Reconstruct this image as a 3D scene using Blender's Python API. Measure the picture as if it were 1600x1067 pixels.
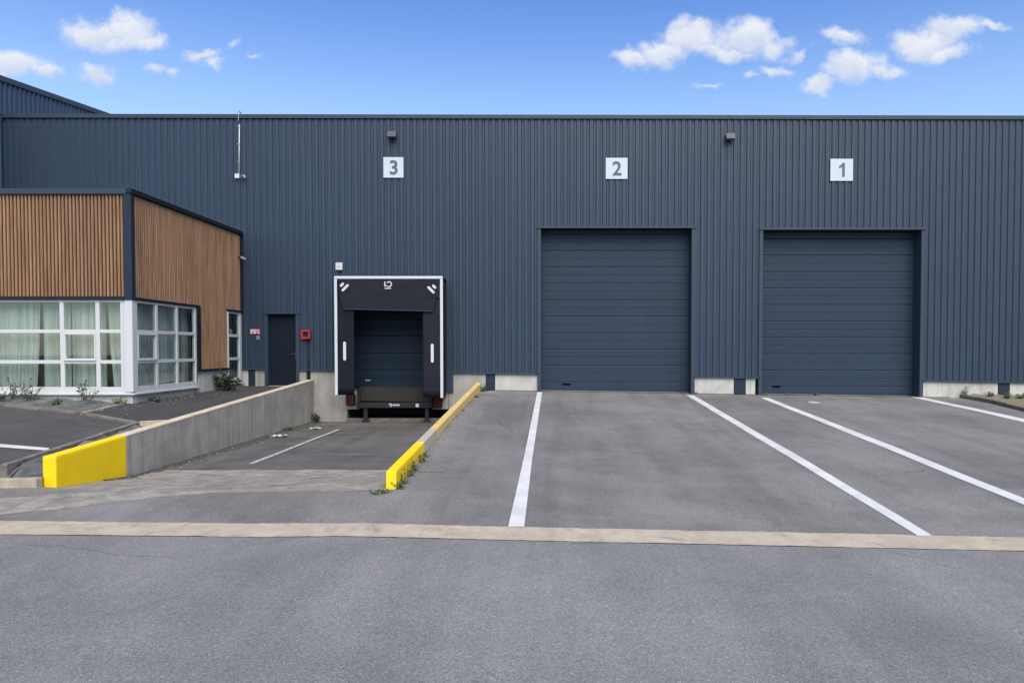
import bpy, bmesh, math, random
from mathutils import Vector
R = math.radians
random.seed(7)
scene = bpy.context.scene
COL = scene.collection
for o in list(bpy.data.objects): bpy.data.objects.remove(o)

# ------------------------------------------------------------------ camera
F, PX, HY, PITCH = 1150.0, 850.0, 545.0, R(1.6)      # focal (px of 1600), depth vanishing point, pitch down
PY = HY + F*math.tan(PITCH)
CZ = 1.25                                             # camera height over the sill of door 2
cam = bpy.data.cameras.new('camera'); camo = bpy.data.objects.new('camera', cam); COL.objects.link(camo)
cam.sensor_fit = 'HORIZONTAL'; cam.sensor_width = 36; cam.lens = 36*F/1600
cam.shift_x = -(PX-800)/1600; cam.shift_y = (PY-533.5)/1600
cam.clip_start = .05; cam.clip_end = 3000
camo.location = (0, 0, CZ); camo.rotation_euler = (R(90)-PITCH, 0, 0)
scene.camera = camo

# ------------------------------------------------------------------ light
SUN_EL, SUN_AZ = R(50), R(166)                        # azimuth clockwise from +Y
EXPOSURE = 0.9
SKY_STRENGTH = .10
CLOUD_LO, CLOUD_HI = (3.3, 3.75, 4.7), (4.75, 4.85, 5.1)
SUN_STRENGTH = 3.1
scene.view_settings.view_transform = 'Standard'; scene.view_settings.look = 'None'
scene.view_settings.exposure = EXPOSURE; scene.view_settings.gamma = 1
scene.view_settings.use_curve_mapping = False
sl = bpy.data.lights.new('sun', 'SUN'); slo = bpy.data.objects.new('sun', sl); COL.objects.link(slo)
sl.energy = SUN_STRENGTH; sl.angle = R(60); sl.color = (1, .92, .80)
sd = Vector((math.sin(SUN_AZ)*math.cos(SUN_EL), math.cos(SUN_AZ)*math.cos(SUN_EL), math.sin(SUN_EL)))
slo.rotation_euler = (-sd).to_track_quat('-Z', 'Y').to_euler(); slo.location = sd*60
scene.cycles.max_bounces = 6; scene.cycles.diffuse_bounces = 3; scene.cycles.glossy_bounces = 3; scene.cycles.transparent_max_bounces = 8

# ------------------------------------------------------------------ pixel helpers
def ray(px, py):
    u, v = (px-PX)/F, (py-PY)/F
    c, s = math.cos(PITCH), math.sin(PITCH)
    return Vector((u, c - v*s, -s - v*c))
def onY(px, py, Y):
    d = ray(px, py); t = Y/d.y
    return Vector((d.x*t, Y, CZ + d.z*t))
def onX(px, py, X):
    d = ray(px, py); t = X/d.x
    return Vector((X, d.y*t, CZ + d.z*t))
SL, CS = .0513, .0155                                 # yard slope, cross slope
YW = 21.5
def zyard(x, Y): return -SL*(YW-Y) - (CS*x if x > -1.98 else -.03069 - .0146*(x+1.98)*(1-min(1, max(0, (Y-10.5)/4))) )
def onG(px, py, dz=0.0):                              # on the yard plane
    d = ray(px, py); lo, hi = 1.0, 80.0
    for _ in range(60):
        t = (lo+hi)/2; q = d*t
        if CZ + q.z > zyard(q.x, q.y) + dz: lo = t
        else: hi = t
    return Vector((d.x*t, d.y*t, CZ + d.z*t))
def onZ(px, py, z):
    d = ray(px, py); t = (z-CZ)/d.z
    return Vector((d.x*t, d.y*t, z))

# ------------------------------------------------------------------ node helper
class NT:
    def __init__(s, tree): s.t = tree; s.n = tree.nodes; s.l = tree.links
    def new(s, typ, **kw):
        n = s.n.new(typ)
        for k, v in kw.items(): setattr(n, k, v)
        return n
    def put(s, sock, v):
        if isinstance(v, bpy.types.NodeSocket): s.l.new(v, sock)
        elif v is not None:
            try: sock.default_value = v
            except Exception:
                sock.default_value = (v, v, v) if not hasattr(v, '__len__') else (*v, 1)
    def m(s, op, a, b=None, c=None, clamp=False):
        n = s.new('ShaderNodeMath', operation=op, use_clamp=clamp)
        s.put(n.inputs[0], a)
        if b is not None: s.put(n.inputs[1], b)
        if c is not None: s.put(n.inputs[2], c)
        return n.outputs[0]
    def v(s, op, a, b=None, scale=None):
        n = s.new('ShaderNodeVectorMath', operation=op)
        s.put(n.inputs[0], a)
        if b is not None: s.put(n.inputs[1], b)
        if scale is not None: s.put(n.inputs['Scale'], scale)
        return n.outputs['Value'] if op in ('LENGTH', 'DISTANCE', 'DOT_PRODUCT') else n.outputs[0]
    def mix(s, f, a, b, mode='MIX'):
        n = s.new('ShaderNodeMix', data_type='RGBA', blend_type=mode)
        s.put(n.inputs[0], f)
        s.put(n.inputs[6], a if isinstance(a, bpy.types.NodeSocket) else (*a[:3], 1))
        s.put(n.inputs[7], b if isinstance(b, bpy.types.NodeSocket) else (*b[:3], 1))
        return n.outputs[2]
    def noise(s, vec, scale, detail=4, rough=.55, dist=0, col=False):
        n = s.new('ShaderNodeTexNoise'); s.put(n.inputs['Vector'], vec)
        n.inputs['Scale'].default_value = scale; n.inputs['Detail'].default_value = detail
        n.inputs['Roughness'].default_value = rough; n.inputs['Distortion'].default_value = dist
        return n.outputs[1 if col else 0]
    def vor(s, vec, scale, feature='F1', out=0, rnd=1):
        n = s.new('ShaderNodeTexVoronoi', feature=feature); s.put(n.inputs['Vector'], vec)
        n.inputs['Scale'].default_value = scale; n.inputs['Randomness'].default_value = rnd
        return n.outputs[out]
    def ramp(s, f, lo, hi, a=0.0, b=1.0):              # smooth map range
        n = s.new('ShaderNodeMapRange', interpolation_type='SMOOTHSTEP', clamp=True)
        s.put(n.inputs[0], f); s.put(n.inputs[1], lo); s.put(n.inputs[2], hi)
        n.inputs[3].default_value = a; n.inputs[4].default_value = b
        return n.outputs[0]
    def pos(s): return s.new('ShaderNodeNewGeometry').outputs['Position']
    def scl(s, vec, k): return s.v('MULTIPLY', vec, k)

# ------------------------------------------------------------------ world: sky and clouds
w = bpy.data.worlds.new('World'); scene.world = w; w.use_nodes = True
t = NT(w.node_tree); t.n.clear()
out = t.new('ShaderNodeOutputWorld'); bg = t.new('ShaderNodeBackground'); bg.inputs[1].default_value = SKY_STRENGTH
sky = t.new('ShaderNodeTexSky', sky_type='NISHITA', sun_disc=False, sun_elevation=SUN_EL, sun_rotation=SUN_AZ)
sky.air_density = 1.0; sky.dust_density = .4; sky.ozone_density = 2.0; sky.altitude = 100
gen = t.new('ShaderNodeTexCoord').outputs['Generated']
dirn = t.v('NORMALIZE', gen)
sep = t.new('ShaderNodeSeparateXYZ'); t.l.new(dirn, sep.inputs[0])
el = sep.outputs[2]
# clear-sky tint: paler low down, deeper blue above
skycol = t.mix(t.ramp(el, .26, .46), (1.10, 1.12, 1.20), (.58, .80, 1.16))
skycol = t.mix(1.0, sky.outputs[0], skycol, 'MULTIPLY')
yf = t.m('MAXIMUM', sep.outputs[1], .02)
ga = t.m('DIVIDE', sep.outputs[0], yf); gb = t.m('DIVIDE', el, yf)
cmb = t.new('ShaderNodeCombineXYZ'); t.l.new(ga, cmb.inputs[0]); t.l.new(gb, cmb.inputs[1])
gv = cmb.outputs[0]
n1 = t.noise(gv, 9, 3, .5, col=True); n2 = t.noise(gv, 30, 6, .62, col=True)
off = t.v('ADD', t.v('SCALE', t.v('SUBTRACT', n1, (.5, .5, .5)), scale=.075), t.v('SCALE', t.v('SUBTRACT', n2, (.5, .5, .5)), scale=.042))
pv = t.v('ADD', gv, t.v('MULTIPLY', off, (1, .8, 0)))
CLOUDS = [  # px, py, rx, ry, weight
 (150, 50, 62, 26, 1), (198, 42, 55, 34, 1.05), (236, 56, 36, 16, .9), (175, 62, 60, 18, .8),
 (20, 100, 62, 24, 1), (62, 110, 40, 15, .85), (140, 110, 32, 16, .85), (-40, 96, 60, 30, 1),
 (252, 97, 22, 11, .62), (285, 104, 18, 9, .55), (325, 76, 30, 12, .7), (346, 90, 20, 12, .6), (368, 64, 14, 9, .45), (400, 87, 15, 6, .4),
 (985, 92, 40, 20, 1), (1040, 78, 50, 25, 1), (1085, 58, 55, 32, 1.05), (1160, 48, 52, 34, 1.1), (1200, 62, 42, 22, .9), (1072, 40, 28, 22, .8), (1120, 74, 62, 18, .8),
 (1205, 104, 32, 12, .75), (1242, 86, 22, 9, .5), (1158, 112, 12, 8, .5), (1100, 137, 16, 6, .4),
 (1285, 130, 38, 17, 1), (1335, 106, 52, 24, .95), (1320, 66, 36, 18, .9), (1385, 112, 34, 13, .8), (1440, 72, 62, 28, 1.05), (1490, 52, 50, 26, 1), (1540, 50, 30, 9, .75), (1472, 88, 44, 16, .85),
]
best = None; tb = None
for px, py, rx, ry, wt in CLOUDS:
    d = ray(px, py); a0, b0 = d.x/d.y, d.z/d.y
    q = t.v('MULTIPLY', t.v('SUBTRACT', pv, (a0, b0, 0)), (F/(rx*1.06), F/(ry*1.04), 0))
    mval = t.m('SUBTRACT', wt, t.m('MULTIPLY', t.v('LENGTH', q), wt))
    sy = t.new('ShaderNodeSeparateXYZ'); t.l.new(q, sy.inputs[0])
    if best is None: best, tb = mval, sy.outputs[1]
    else:
        g = t.m('GREATER_THAN', mval, best)
        mm = t.new('ShaderNodeMix', data_type='FLOAT'); t.put(mm.inputs[0], g); t.put(mm.inputs[2], tb); t.put(mm.inputs[3], sy.outputs[1])
        tb = mm.outputs[0]; best = t.m('SMOOTH_MAX', best, mval, .12)
fr = t.noise(gv, 55, 7, .65)
dens = t.m('ADD', best, t.m('MULTIPLY', t.m('SUBTRACT', fr, .5), .75))
cl = t.ramp(dens, -.08, .66)
lit = t.m('ADD', t.m('MULTIPLY', tb, .42), t.m('MULTIPLY', t.noise(gv, 26, 5, .6), 1.1))
cc = t.mix(t.ramp(lit, .15, .95), CLOUD_LO, CLOUD_HI)
t.l.new(t.mix(t.m('MULTIPLY', cl, .97), skycol, cc), bg.inputs[0])
# scattered clouds of the same kind round the rest of the sky
bg2 = t.new('ShaderNodeBackground'); bg2.inputs[1].default_value = SKY_STRENGTH
nearb = t.m('MULTIPLY', t.m('MULTIPLY', t.ramp(t.m('ABSOLUTE', ga), .96, 1.25, 1, 0), t.ramp(gb, .60, .85, 1, 0)), t.m('GREATER_THAN', sep.outputs[1], 0))
cg = t.m('MULTIPLY', t.m('MULTIPLY', t.ramp(t.noise(dirn, 5.5, 4, .6), .58, .70), t.ramp(el, .05, .15)), t.m('SUBTRACT', 1, nearb))
t.l.new(t.mix(t.m('MULTIPLY', cg, .95), skycol, tuple((p+q)/2 for p, q in zip(CLOUD_LO, CLOUD_HI))), bg2.inputs[0])
inb = t.m('MULTIPLY', t.m('LESS_THAN', t.m('ABSOLUTE', ga), .95), t.m('MULTIPLY', t.m('GREATER_THAN', gb, .26), t.m('LESS_THAN', gb, .58)))
inb = t.m('MULTIPLY', inb, t.m('GREATER_THAN', sep.outputs[1], .1))
mxw = t.new('ShaderNodeMixShader'); t.l.new(inb, mxw.inputs[0]); t.l.new(bg2.outputs[0], mxw.inputs[1]); t.l.new(bg.outputs[0], mxw.inputs[2])
t.l.new(mxw.outputs[0], out.inputs[0])
w.cycles.sampling_method = 'MANUAL'; w.cycles.sample_map_resolution = 512

# ------------------------------------------------------------------ materials
MATS = {}
def mk(name, fn, rough=.6, metal=0.0, spec=.5, **kw):
    m = bpy.data.materials.new(name); m.use_nodes = True
    t = NT(m.node_tree); b = t.n['Principled BSDF']
    b.inputs['Roughness'].default_value = rough; b.inputs['Metallic'].default_value = metal
    b.inputs['Specular IOR Level'].default_value = spec
    fn(t, b); MATS[name] = m; return m
def bump(t, b, h, strength=.4, dist=.01):
    n = t.new('ShaderNodeBump'); n.inputs['Strength'].default_value = strength; n.inputs['Distance'].default_value = dist
    t.put(n.inputs['Height'], h); t.l.new(n.outputs[0], b.inputs['Normal'])
def paint(name, c, rough=.5, var=.12, scale=3, metal=0, spec=.5, rnd=0.0, streak=False, dirt=None):
    def fn(t, b):
        p = t.pos()
        q = t.scl(p, (1, 1, .06)) if streak else p
        n = t.noise(q, scale*(4 if streak else 1), 5, .6)
        f = t.m('ADD', 1-var, t.m('MULTIPLY', n, 2*var))
        if rnd:
            oi = t.new('ShaderNodeObjectInfo')
            f = t.m('ADD', f, t.m('MULTIPLY', t.m('SUBTRACT', oi.outputs['Random'], .5), rnd))
        cs = t.new('ShaderNodeVectorMath', operation='SCALE'); cs.inputs[0].default_value = c; t.put(cs.inputs['Scale'], f)
        col = cs.outputs[0]
        if dirt:
            dn = t.noise(t.scl(p, (1, 1, .35)), 5, 6, .65)
            col = t.mix(t.ramp(dn, .56, .78, 0, dirt[1]), col, dirt[0])
        t.l.new(col, b.inputs['Base Color'])
        rr = t.m('ADD', rough-.05, t.m('MULTIPLY', t.noise(p, 7, 4), .1)); t.l.new(rr, b.inputs['Roughness'])
    return mk(name, fn, rough, metal, spec)

def asphalt(name, dark, light, dust, dust_amt, grain=1.0, cracks=True, seams=False):
    def fn(t, b):
        p = t.pos()
        big = t.noise(p, .32, 5, .6, .4); mid = t.noise(p, 2.2, 5, .6)
        trk = t.noise(t.scl(p, (1.6, .11, 1)), 1.0, 4, .6, .6)
        f = t.m('ADD', t.m('MULTIPLY', big, .9), t.m('ADD', t.m('MULTIPLY', mid, .35), t.m('MULTIPLY', trk, .55)))
        col = t.mix(t.ramp(f, .60, 1.2), dark, light)
        col = t.mix(t.m('MULTIPLY', t.ramp(t.noise(t.scl(p, (.5, 1.6, 1)), 1.1, 7, .68, .5), .55, .74), dust_amt), col, dust)
        # chippings: stones lighter and darker than the binder
        vc = t.new('ShaderNodeTexVoronoi'); t.l.new(p, vc.inputs['Vector']); vc.inputs['Scale'].default_value = 105
        sv = t.new('ShaderNodeSeparateColor'); t.l.new(vc.outputs['Color'], sv.inputs[0])
        st = t.m('ADD', t.m('MULTIPLY', t.m('SUBTRACT', sv.outputs[0], .5), .55*grain), 1)
        st = t.m('ADD', st, t.m('MULTIPLY', t.m('GREATER_THAN', sv.outputs[1], .955), .5*grain))
        st = t.m('ADD', st, t.m('MULTIPLY', t.m('SUBTRACT', t.noise(p, 38, 4, .7), .5), .7*grain))
        col = t.v('SCALE', col, scale=st)
        if cracks:
            wp = t.v('ADD', p, t.v('SCALE', t.v('SUBTRACT', t.noise(p, 1.6, 4, .6, col=True), (.5, .5, .5)), scale=.5))
            ce = t.vor(t.scl(wp, (1, 1, 0)), .23, 'DISTANCE_TO_EDGE')
            cm = t.m('MULTIPLY', t.ramp(ce, .0012, .0045, 1, 0), t.ramp(t.noise(p, .45, 3), .5, .6))
            col = t.mix(t.m('MULTIPLY', cm, .35), col, (.02, .02, .02))
        # oil and water stains
        os_ = t.m('MULTIPLY', t.ramp(t.noise(t.scl(p, (1.1, .6, 1)), .8, 6, .62, .8), .60, .74), .22)
        col = t.mix(os_, col, (dark[0]*.45, dark[1]*.45, dark[2]*.45))
        t.l.new(col, b.inputs['Base Color'])
        hgt = t.m('ADD', t.m('MULTIPLY', vc.outputs['Distance'], -.7), t.noise(p, 150, 2))
        bump(t, b, hgt, .35, .006)
    return mk(name, fn, .82, 0, .35)
asphalt('road', (.122, .121, .117), (.182, .179, .172), (.21, .20, .19), .3)
asphalt('yard', (.098, .094, .089), (.180, .173, .163), (.215, .20, .185), .35)
asphalt('ramp', (.048, .046, .044), (.112, .106, .099), (.19, .175, .16), .6)
asphalt('lot', (.038, .037, .036), (.068, .065, .062), (.13, .12, .11), .3)
asphalt('walk', (.030, .029, .030), (.050, .049, .049), (.10, .095, .09), .25)

def concrete(name, a, b_, stain, amt, streak=True, board=False, scale=1.0):
    def fn(t, b):
        p = t.pos()
        n = t.noise(p, 1.8*scale, 6, .62, .3)
        col = t.mix(t.ramp(n, .3, .72), a, b_)
        if streak:
            s_ = t.noise(t.scl(p, (3.2, 3.2, .16)), 2.2, 6, .62)
            col = t.mix(t.m('MULTIPLY', t.ramp(s_, .46, .80), amt*.8), col, stain)
            s2 = t.noise(t.scl(p, (5, 5, .3)), 1.3, 5, .6)
            col = t.mix(t.m('MULTIPLY', t.ramp(s2, .60, .72), .45), col, tuple(min(1, x*1.35) for x in b_))
        else:
            col = t.mix(t.m('MULTIPLY', t.ramp(t.noise(p, 3.5, 6, .65, .5), .52, .75), amt), col, stain)
        col = t.v('SCALE', col, scale=t.m('ADD', .82, t.m('MULTIPLY', t.noise(p, 60, 4, .7), .36)))
        t.l.new(col, b.inputs['Base Color'])
        bump(t, b, t.m('ADD', t.noise(p, 40, 5, .7), t.m('MULTIPLY', t.noise(p, 6, 4), 2)), .25, .008)
    return mk(name, fn, .85, 0, .3)
concrete('wall_concrete', (.235, .215, .188), (.34, .312, .275), (.125, .113, .098), .75)
concrete('plinth', (.34, .325, .29), (.45, .435, .39), (.19, .18, .155), .6)
concrete('plinth_dull', (.235, .228, .205), (.32, .31, .28), (.14, .135, .12), .6)
concrete('strip', (.315, .262, .205), (.395, .335, .265), (.17, .14, .11), .75, False, scale=2.5)
concrete('apron', (.155, .142, .125), (.285, .26, .225), (.105, .10, .093), .7, False, scale=2.2)
concrete('kerb', (.27, .225, .165), (.38, .325, .25), (.13, .12, .10), .7, False, scale=3)
concrete('kerb_old', (.105, .095, .078), (.175, .158, .13), (.05, .05, .04), .9, False, scale=3)
concrete('coping', (.42, .345, .24), (.54, .46, .345), (.22, .19, .15), .5, False, scale=3)
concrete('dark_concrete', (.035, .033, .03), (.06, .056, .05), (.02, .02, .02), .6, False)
concrete('silt', (.045, .042, .038), (.10, .093, .082), (.03, .03, .027), .6, False, scale=4)
concrete('soil', (.105, .10, .092), (.17, .16, .145), (.055, .055, .05), .7, False, scale=3)
concrete('straw', (.12, .105, .065), (.21, .185, .12), (.10, .105, .05), .7, False, scale=6)

def clad(name, c, rough=.42, spec=.4):
    def fn(t, b):
        p = t.pos()
        oi = t.new('ShaderNodeObjectInfo')
        n = t.noise(t.scl(p, (1, 1, .10)), 4, 5, .6)
        n2 = t.noise(p, .35, 3)
        f = t.m('ADD', .80, t.m('ADD', t.m('MULTIPLY', n, .22), t.m('ADD', t.m('MULTIPLY', n2, .12), t.m('MULTIPLY', oi.outputs['Random'], .07))))
        cs = t.new('ShaderNodeVectorMath', operation='SCALE'); cs.inputs[0].default_value = c; t.put(cs.inputs['Scale'], f)
        col = t.mix(t.m('MULTIPLY', t.ramp(t.noise(t.scl(p, (9, 9, .25)), 1.2, 5, .65), .58, .8), .22), cs.outputs[0], (c[0]*1.9+.01, c[1]*1.8+.01, c[2]*1.6+.01))
        t.l.new(col, b.inputs['Base Color'])
        t.l.new(t.m('ADD', rough-.06, t.m('MULTIPLY', t.noise(p, 2.5, 5), .14)), b.inputs['Roughness'])
        bump(t, b, t.noise(t.scl(p, (1, 1, .35)), 1.6, 3), .10, .03)
    return mk(name, fn, rough, 0, spec)
clad('cladding', (.0195, .033, .056), spec=.34); clad('cladding_blue', (.017, .040, .082), spec=.3); clad('dock_panel_shaded', (.009, .018, .030), .55, .12)  # dock door: panel paint darkened, the shelter's shade put into the colour
clad('door_panel', (.018, .031, .050), .5, .2)
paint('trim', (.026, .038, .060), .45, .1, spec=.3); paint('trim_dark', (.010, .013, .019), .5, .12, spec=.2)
paint('door_leaf', (.006, .010, .018), .5, .1, spec=.12)
paint('column', (.015, .023, .038), .5, .15, spec=.2)
paint('black_fabric', (.0065, .008, .013), .7, .25, 2.0, spec=.15)
paint('fabric_grey', (.0115, .0125, .019), .7, .2, 2.0, spec=.15)
paint('white_edge', (.47, .475, .49), .5, .06, 4, dirt=((.45, .44, .45), .35))
paint('white_mark', (.46, .47, .50), .6, .1, 6)
paint('sign_white', (.43, .47, .50), .45, .04, 3, dirt=((.55, .56, .58), .3))
paint('sign_digit', (.055, .07, .10), .5, .05)
paint('white_frame', (.47, .475, .465), .38, .05, 3, dirt=((.50, .49, .46), .35))
paint('lamp_black', (.020, .023, .030), .4, .1)
paint('lamp_glass', (.035, .042, .055), .35, .05, spec=.3)
paint('red', (.27, .010, .018), .4, .15); paint('red_dull', (.085, .012, .012), .65, .3, spec=.2); paint('rubber', (.003, .0035, .005), .8, .1, spec=.05); paint('grit', (.22, .205, .185), .9, .5, 30)
paint('pink', (.40, .04, .10), .5, .1)
paint('steel_dark', (.014, .015, .018), .55, .25, 5, 0, spec=.25)
paint('lip_steel', (.016, .0145, .013), .7, .4, 4, 0, spec=.2, streak=True, dirt=((.04, .028, .018), .5))
paint('grey_plastic', (.22, .23, .24), .5, .1)
paint('brown_trim', (.03, .018, .012), .6, .2)
paint('interior', (.16, .17, .16), .9, .1)
paint('roof_sheet', (.12, .125, .13), .7, .15)
paint('litter', (.40, .39, .37), .7, .2, 9)
paint('twig', (.10, .085, .065), .9, .3, 20)
paint('leaf', (.042, .085, .022), .6, .45, 9); paint('leaf_light', (.095, .15, .035), .6, .45, 9)
paint('leaf_dry', (.085, .095, .065), .8, .4, 9); paint('leaf_dark', (.022, .052, .018), .55, .45, 9)

def fn(t, b):
    p = t.pos(); oi = t.new('ShaderNodeObjectInfo')
    g = t.noise(t.scl(p, (14, 14, .5)), 2.0, 6, .65, .3)
    r1 = oi.outputs['Random']
    col = t.mix(t.ramp(g, .32, .7), (.165, .084, .042), (.31, .178, .094))
    col = t.mix(t.m('MULTIPLY', t.ramp(t.noise(t.scl(p, (1, 1, .6)), 1.6, 4), .45, .7), .3), col, (.235, .15, .095))
    col = t.v('SCALE', col, scale=t.m('ADD', .86, t.m('MULTIPLY', r1, .28)))
    t.l.new(col, b.inputs['Base Color']); bump(t, b, g, .2, .004)
mk('wood', fn, .62, 0, .35)

def yellow(name, base, wear, amt, under):
    def fn(t, b):
        p = t.pos()
        n = t.noise(p, 5, 7, .68, .4)
        c1 = t.mix(t.ramp(t.noise(p, 2.5, 4), .3, .7), tuple(x*.9 for x in base), base)
        zz = t.new('ShaderNodeSeparateXYZ'); t.l.new(p, zz.inputs[0])
        col = t.mix(t.m('MULTIPLY', t.ramp(n, .5, .68), amt), c1, wear)
        col = t.mix(t.m('MULTIPLY', t.ramp(t.noise(p, 16, 5, .7), .62, .72), min(1, amt*1.3)), col, under)
        t.l.new(col, b.inputs['Base Color']); bump(t, b, t.noise(p, 45, 5, .7), .25, .006)
    return mk(name, fn, .6, 0, .4)
yellow('yellow', (.80, .54, .0006), (.70, .46, .0015), .35, (.58, .41, .008))
yellow('ochre', (.60, .42, .15), (.50, .39, .21), .7, (.30, .25, .18))
yellow('ochre_worn', (.42, .36, .28), (.33, .30, .25), .7, (.55, .42, .18))

def fn(t, b):
    p = t.pos()
    n = t.noise(p, 26, 7, .7); g = t.noise(p, 120, 3, .6)
    f = t.m('ADD', n, t.m('MULTIPLY', g, .35))
    col = t.mix(t.ramp(t.noise(p, 2.0, 5, .6), .35, .7), (.45, .45, .44), (.55, .55, .535))
    col = t.mix(t.ramp(f, .80, .92), col, (.24, .24, .25))
    t.l.new(col, b.inputs['Base Color'])
mk('line_paint', fn, .7, 0, .3)
def fn(t, b):
    p = t.pos()
    n = t.noise(p, 18, 7, .7); col = t.mix(t.ramp(n, .42, .62), (.46, .46, .47), (.16, .16, .165))
    t.l.new(col, b.inputs['Base Color'])
mk('line_worn', fn, .75, 0, .3)
def fn(t, b):                                          # woven weed membrane
    p = t.pos()
    n = t.noise(p, 2.4, 6, .62, .6)
    col = t.mix(t.ramp(n, .35, .7), (.055, .06, .06), (.13, .138, .135))
    col = t.mix(t.m('MULTIPLY', t.ramp(t.noise(p, 7, 6, .65), .55, .7), .5), col, (.20, .19, .165))
    t.l.new(col, b.inputs['Base Color']); bump(t, b, t.noise(p, 5, 5, .6, 1.2), .7, .06)
mk('membrane', fn, .7, 0, .4)
def fn(t, b):
    p = t.pos()
    n = t.noise(t.scl(p, (12, 12, .15)), 1.4, 4, .55)
    col = t.mix(t.ramp(n, .3, .7), (.225, .26, .245), (.37, .41, .392))
    t.l.new(col, b.inputs['Base Color'])
    b.inputs['Transmission Weight'].default_value = 0
mk('curtain', fn, .9, 0, .2)
m = bpy.data.materials.new('glass'); m.use_nodes = True; MATS['glass'] = m
t = NT(m.node_tree); t.n.clear()
o_ = t.new('ShaderNodeOutputMaterial'); mx = t.new('ShaderNodeMixShader')
tr = t.new('ShaderNodeBsdfTransparent'); tr.inputs[0].default_value = (.93, .955, .94, 1)
gl = t.new('ShaderNodeBsdfGlossy'); gl.inputs['Roughness'].default_value = .01; gl.inputs[0].default_value = (.95, 1, .97, 1)
gg = t.new('ShaderNodeNewGeometry'); cs_ = t.m('ABSOLUTE', t.v('DOT_PRODUCT', gg.outputs['Incoming'], gg.outputs['Normal']))
fz = t.m('ADD', .05, t.m('MULTIPLY', .95, t.m('POWER', t.m('SUBTRACT', 1, cs_, clamp=True), 5)))
t.l.new(fz, mx.inputs[0]); t.l.new(tr.outputs[0], mx.inputs[1]); t.l.new(gl.outputs[0], mx.inputs[2])
t.l.new(mx.outputs[0], o_.inputs[0])
def fn(t, b):
    p = t.pos()
    col = t.mix(t.ramp(t.noise(p, .3, 6, .65), .4, .62), (.09, .12, .04), (.16, .15, .07))
    t.l.new(col, b.inputs['Base Color'])
mk('field', fn, .9, 0, .2)

# ------------------------------------------------------------------ mesh helpers
class MB:
    def __init__(s): s.v = []; s.f = []
    def add(s, vs, fs):
        n = len(s.v); s.v += [tuple(q) for q in vs]; s.f += [tuple(i+n for i in f) for f in fs]; return s
    def box(s, x0, x1, y0, y1, z0, z1):
        if x0 > x1: x0, x1 = x1, x0
        if y0 > y1: y0, y1 = y1, y0
        if z0 > z1: z0, z1 = z1, z0
        return s.add([(x0,y0,z0),(x1,y0,z0),(x1,y1,z0),(x0,y1,z0),(x0,y0,z1),(x1,y0,z1),(x1,y1,z1),(x0,y1,z1)],
              [(0,3,2,1),(4,5,6,7),(0,1,5,4),(1,2,6,5),(2,3,7,6),(3,0,4,7)])
    def hexa(s, b, tp):                                # 4 bottom points (ccw from above), 4 top points
        return s.add(list(b)+list(tp), [(3,2,1,0),(4,5,6,7),(0,1,5,4),(1,2,6,5),(2,3,7,6),(3,0,4,7)])
    def prism(s, pts, ax, a0, a1):                     # polygon in the plane across axis ax, extruded a0..a1
        def P(p, a):
            return {'x': (a, p[0], p[1]), 'y': (p[0], a, p[1]), 'z': (p[0], p[1], a)}[ax]
        n = len(pts)
        return s.add([P(p, a0) for p in pts]+[P(p, a1) for p in pts],
              [tuple(range(n)), tuple(range(2*n-1, n-1, -1))]+[(i, (i+1) % n + 0, (i+1) % n + n, i+n) for i in range(n)])
    def tube(s, path, r, n=8, r1=None):
        path = [Vector(p) for p in path]; rings = []
        for i, p in enumerate(path):
            d = (path[min(i+1, len(path)-1)]-path[max(i-1, 0)]).normalized()
            a = d.orthogonal().normalized(); b = d.cross(a)
            rr = r if r1 is None else r+(r1-r)*i/(len(path)-1)
            rings.append([p + a*rr*math.cos(2*math.pi*k/n) + b*rr*math.sin(2*math.pi*k/n) for k in range(n)])
        vs = [q for g in rings for q in g]; fs = []
        for i in range(len(path)-1):
            for k in range(n):
                fs.append((i*n+k, i*n+(k+1) % n, (i+1)*n+(k+1) % n, (i+1)*n+k))
        fs += [tuple(range(n-1, -1, -1)), tuple(range((len(path)-1)*n, len(path)*n))]
        return s.add(vs, fs)
    def mesh(s, name, bev=0, smooth=False):
        me = bpy.data.meshes.new(name); me.from_pydata(s.v, [], s.f)
        bm = bmesh.new(); bm.from_mesh(me); bmesh.ops.recalc_face_normals(bm, faces=bm.faces)
        if bev:
            bmesh.ops.bevel(bm, geom=[e for e in bm.edges if len(e.link_faces) == 2 and e.calc_face_angle() > .5], offset=bev, segments=2, affect='EDGES', profile=.6, clamp_overlap=True)
        bm.to_mesh(me); bm.free()
        if smooth:
            for p in me.polygons: p.use_smooth = True
        return me
    def build(s, name, mat, parent=None, bev=0, smooth=False):
        return link(name, s.mesh(name, bev, smooth), mat, parent)
def link(name, me, mat, parent=None, loc=(0, 0, 0)):
    if mat and not me.materials: me.materials.append(MATS[mat])
    o = bpy.data.objects.new(name, me); COL.objects.link(o); o.location = loc
    if parent:
        o.parent = parent
        if parent.type == 'EMPTY': o.location = Vector(loc)-parent.location
    return o
def tag(o, label, cat, group=None):
    o['label'] = label; o['category'] = cat
    if group: o['group'] = group
    return o
def thing(name, label, cat, loc=(0, 0, 0), group=None):
    o = bpy.data.objects.new(name, None); COL.objects.link(o); o.location = loc; o.empty_display_size = .3
    return tag(o, label, cat, group)
def struct(o, kind='structure'): o['kind'] = kind; return o
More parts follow.
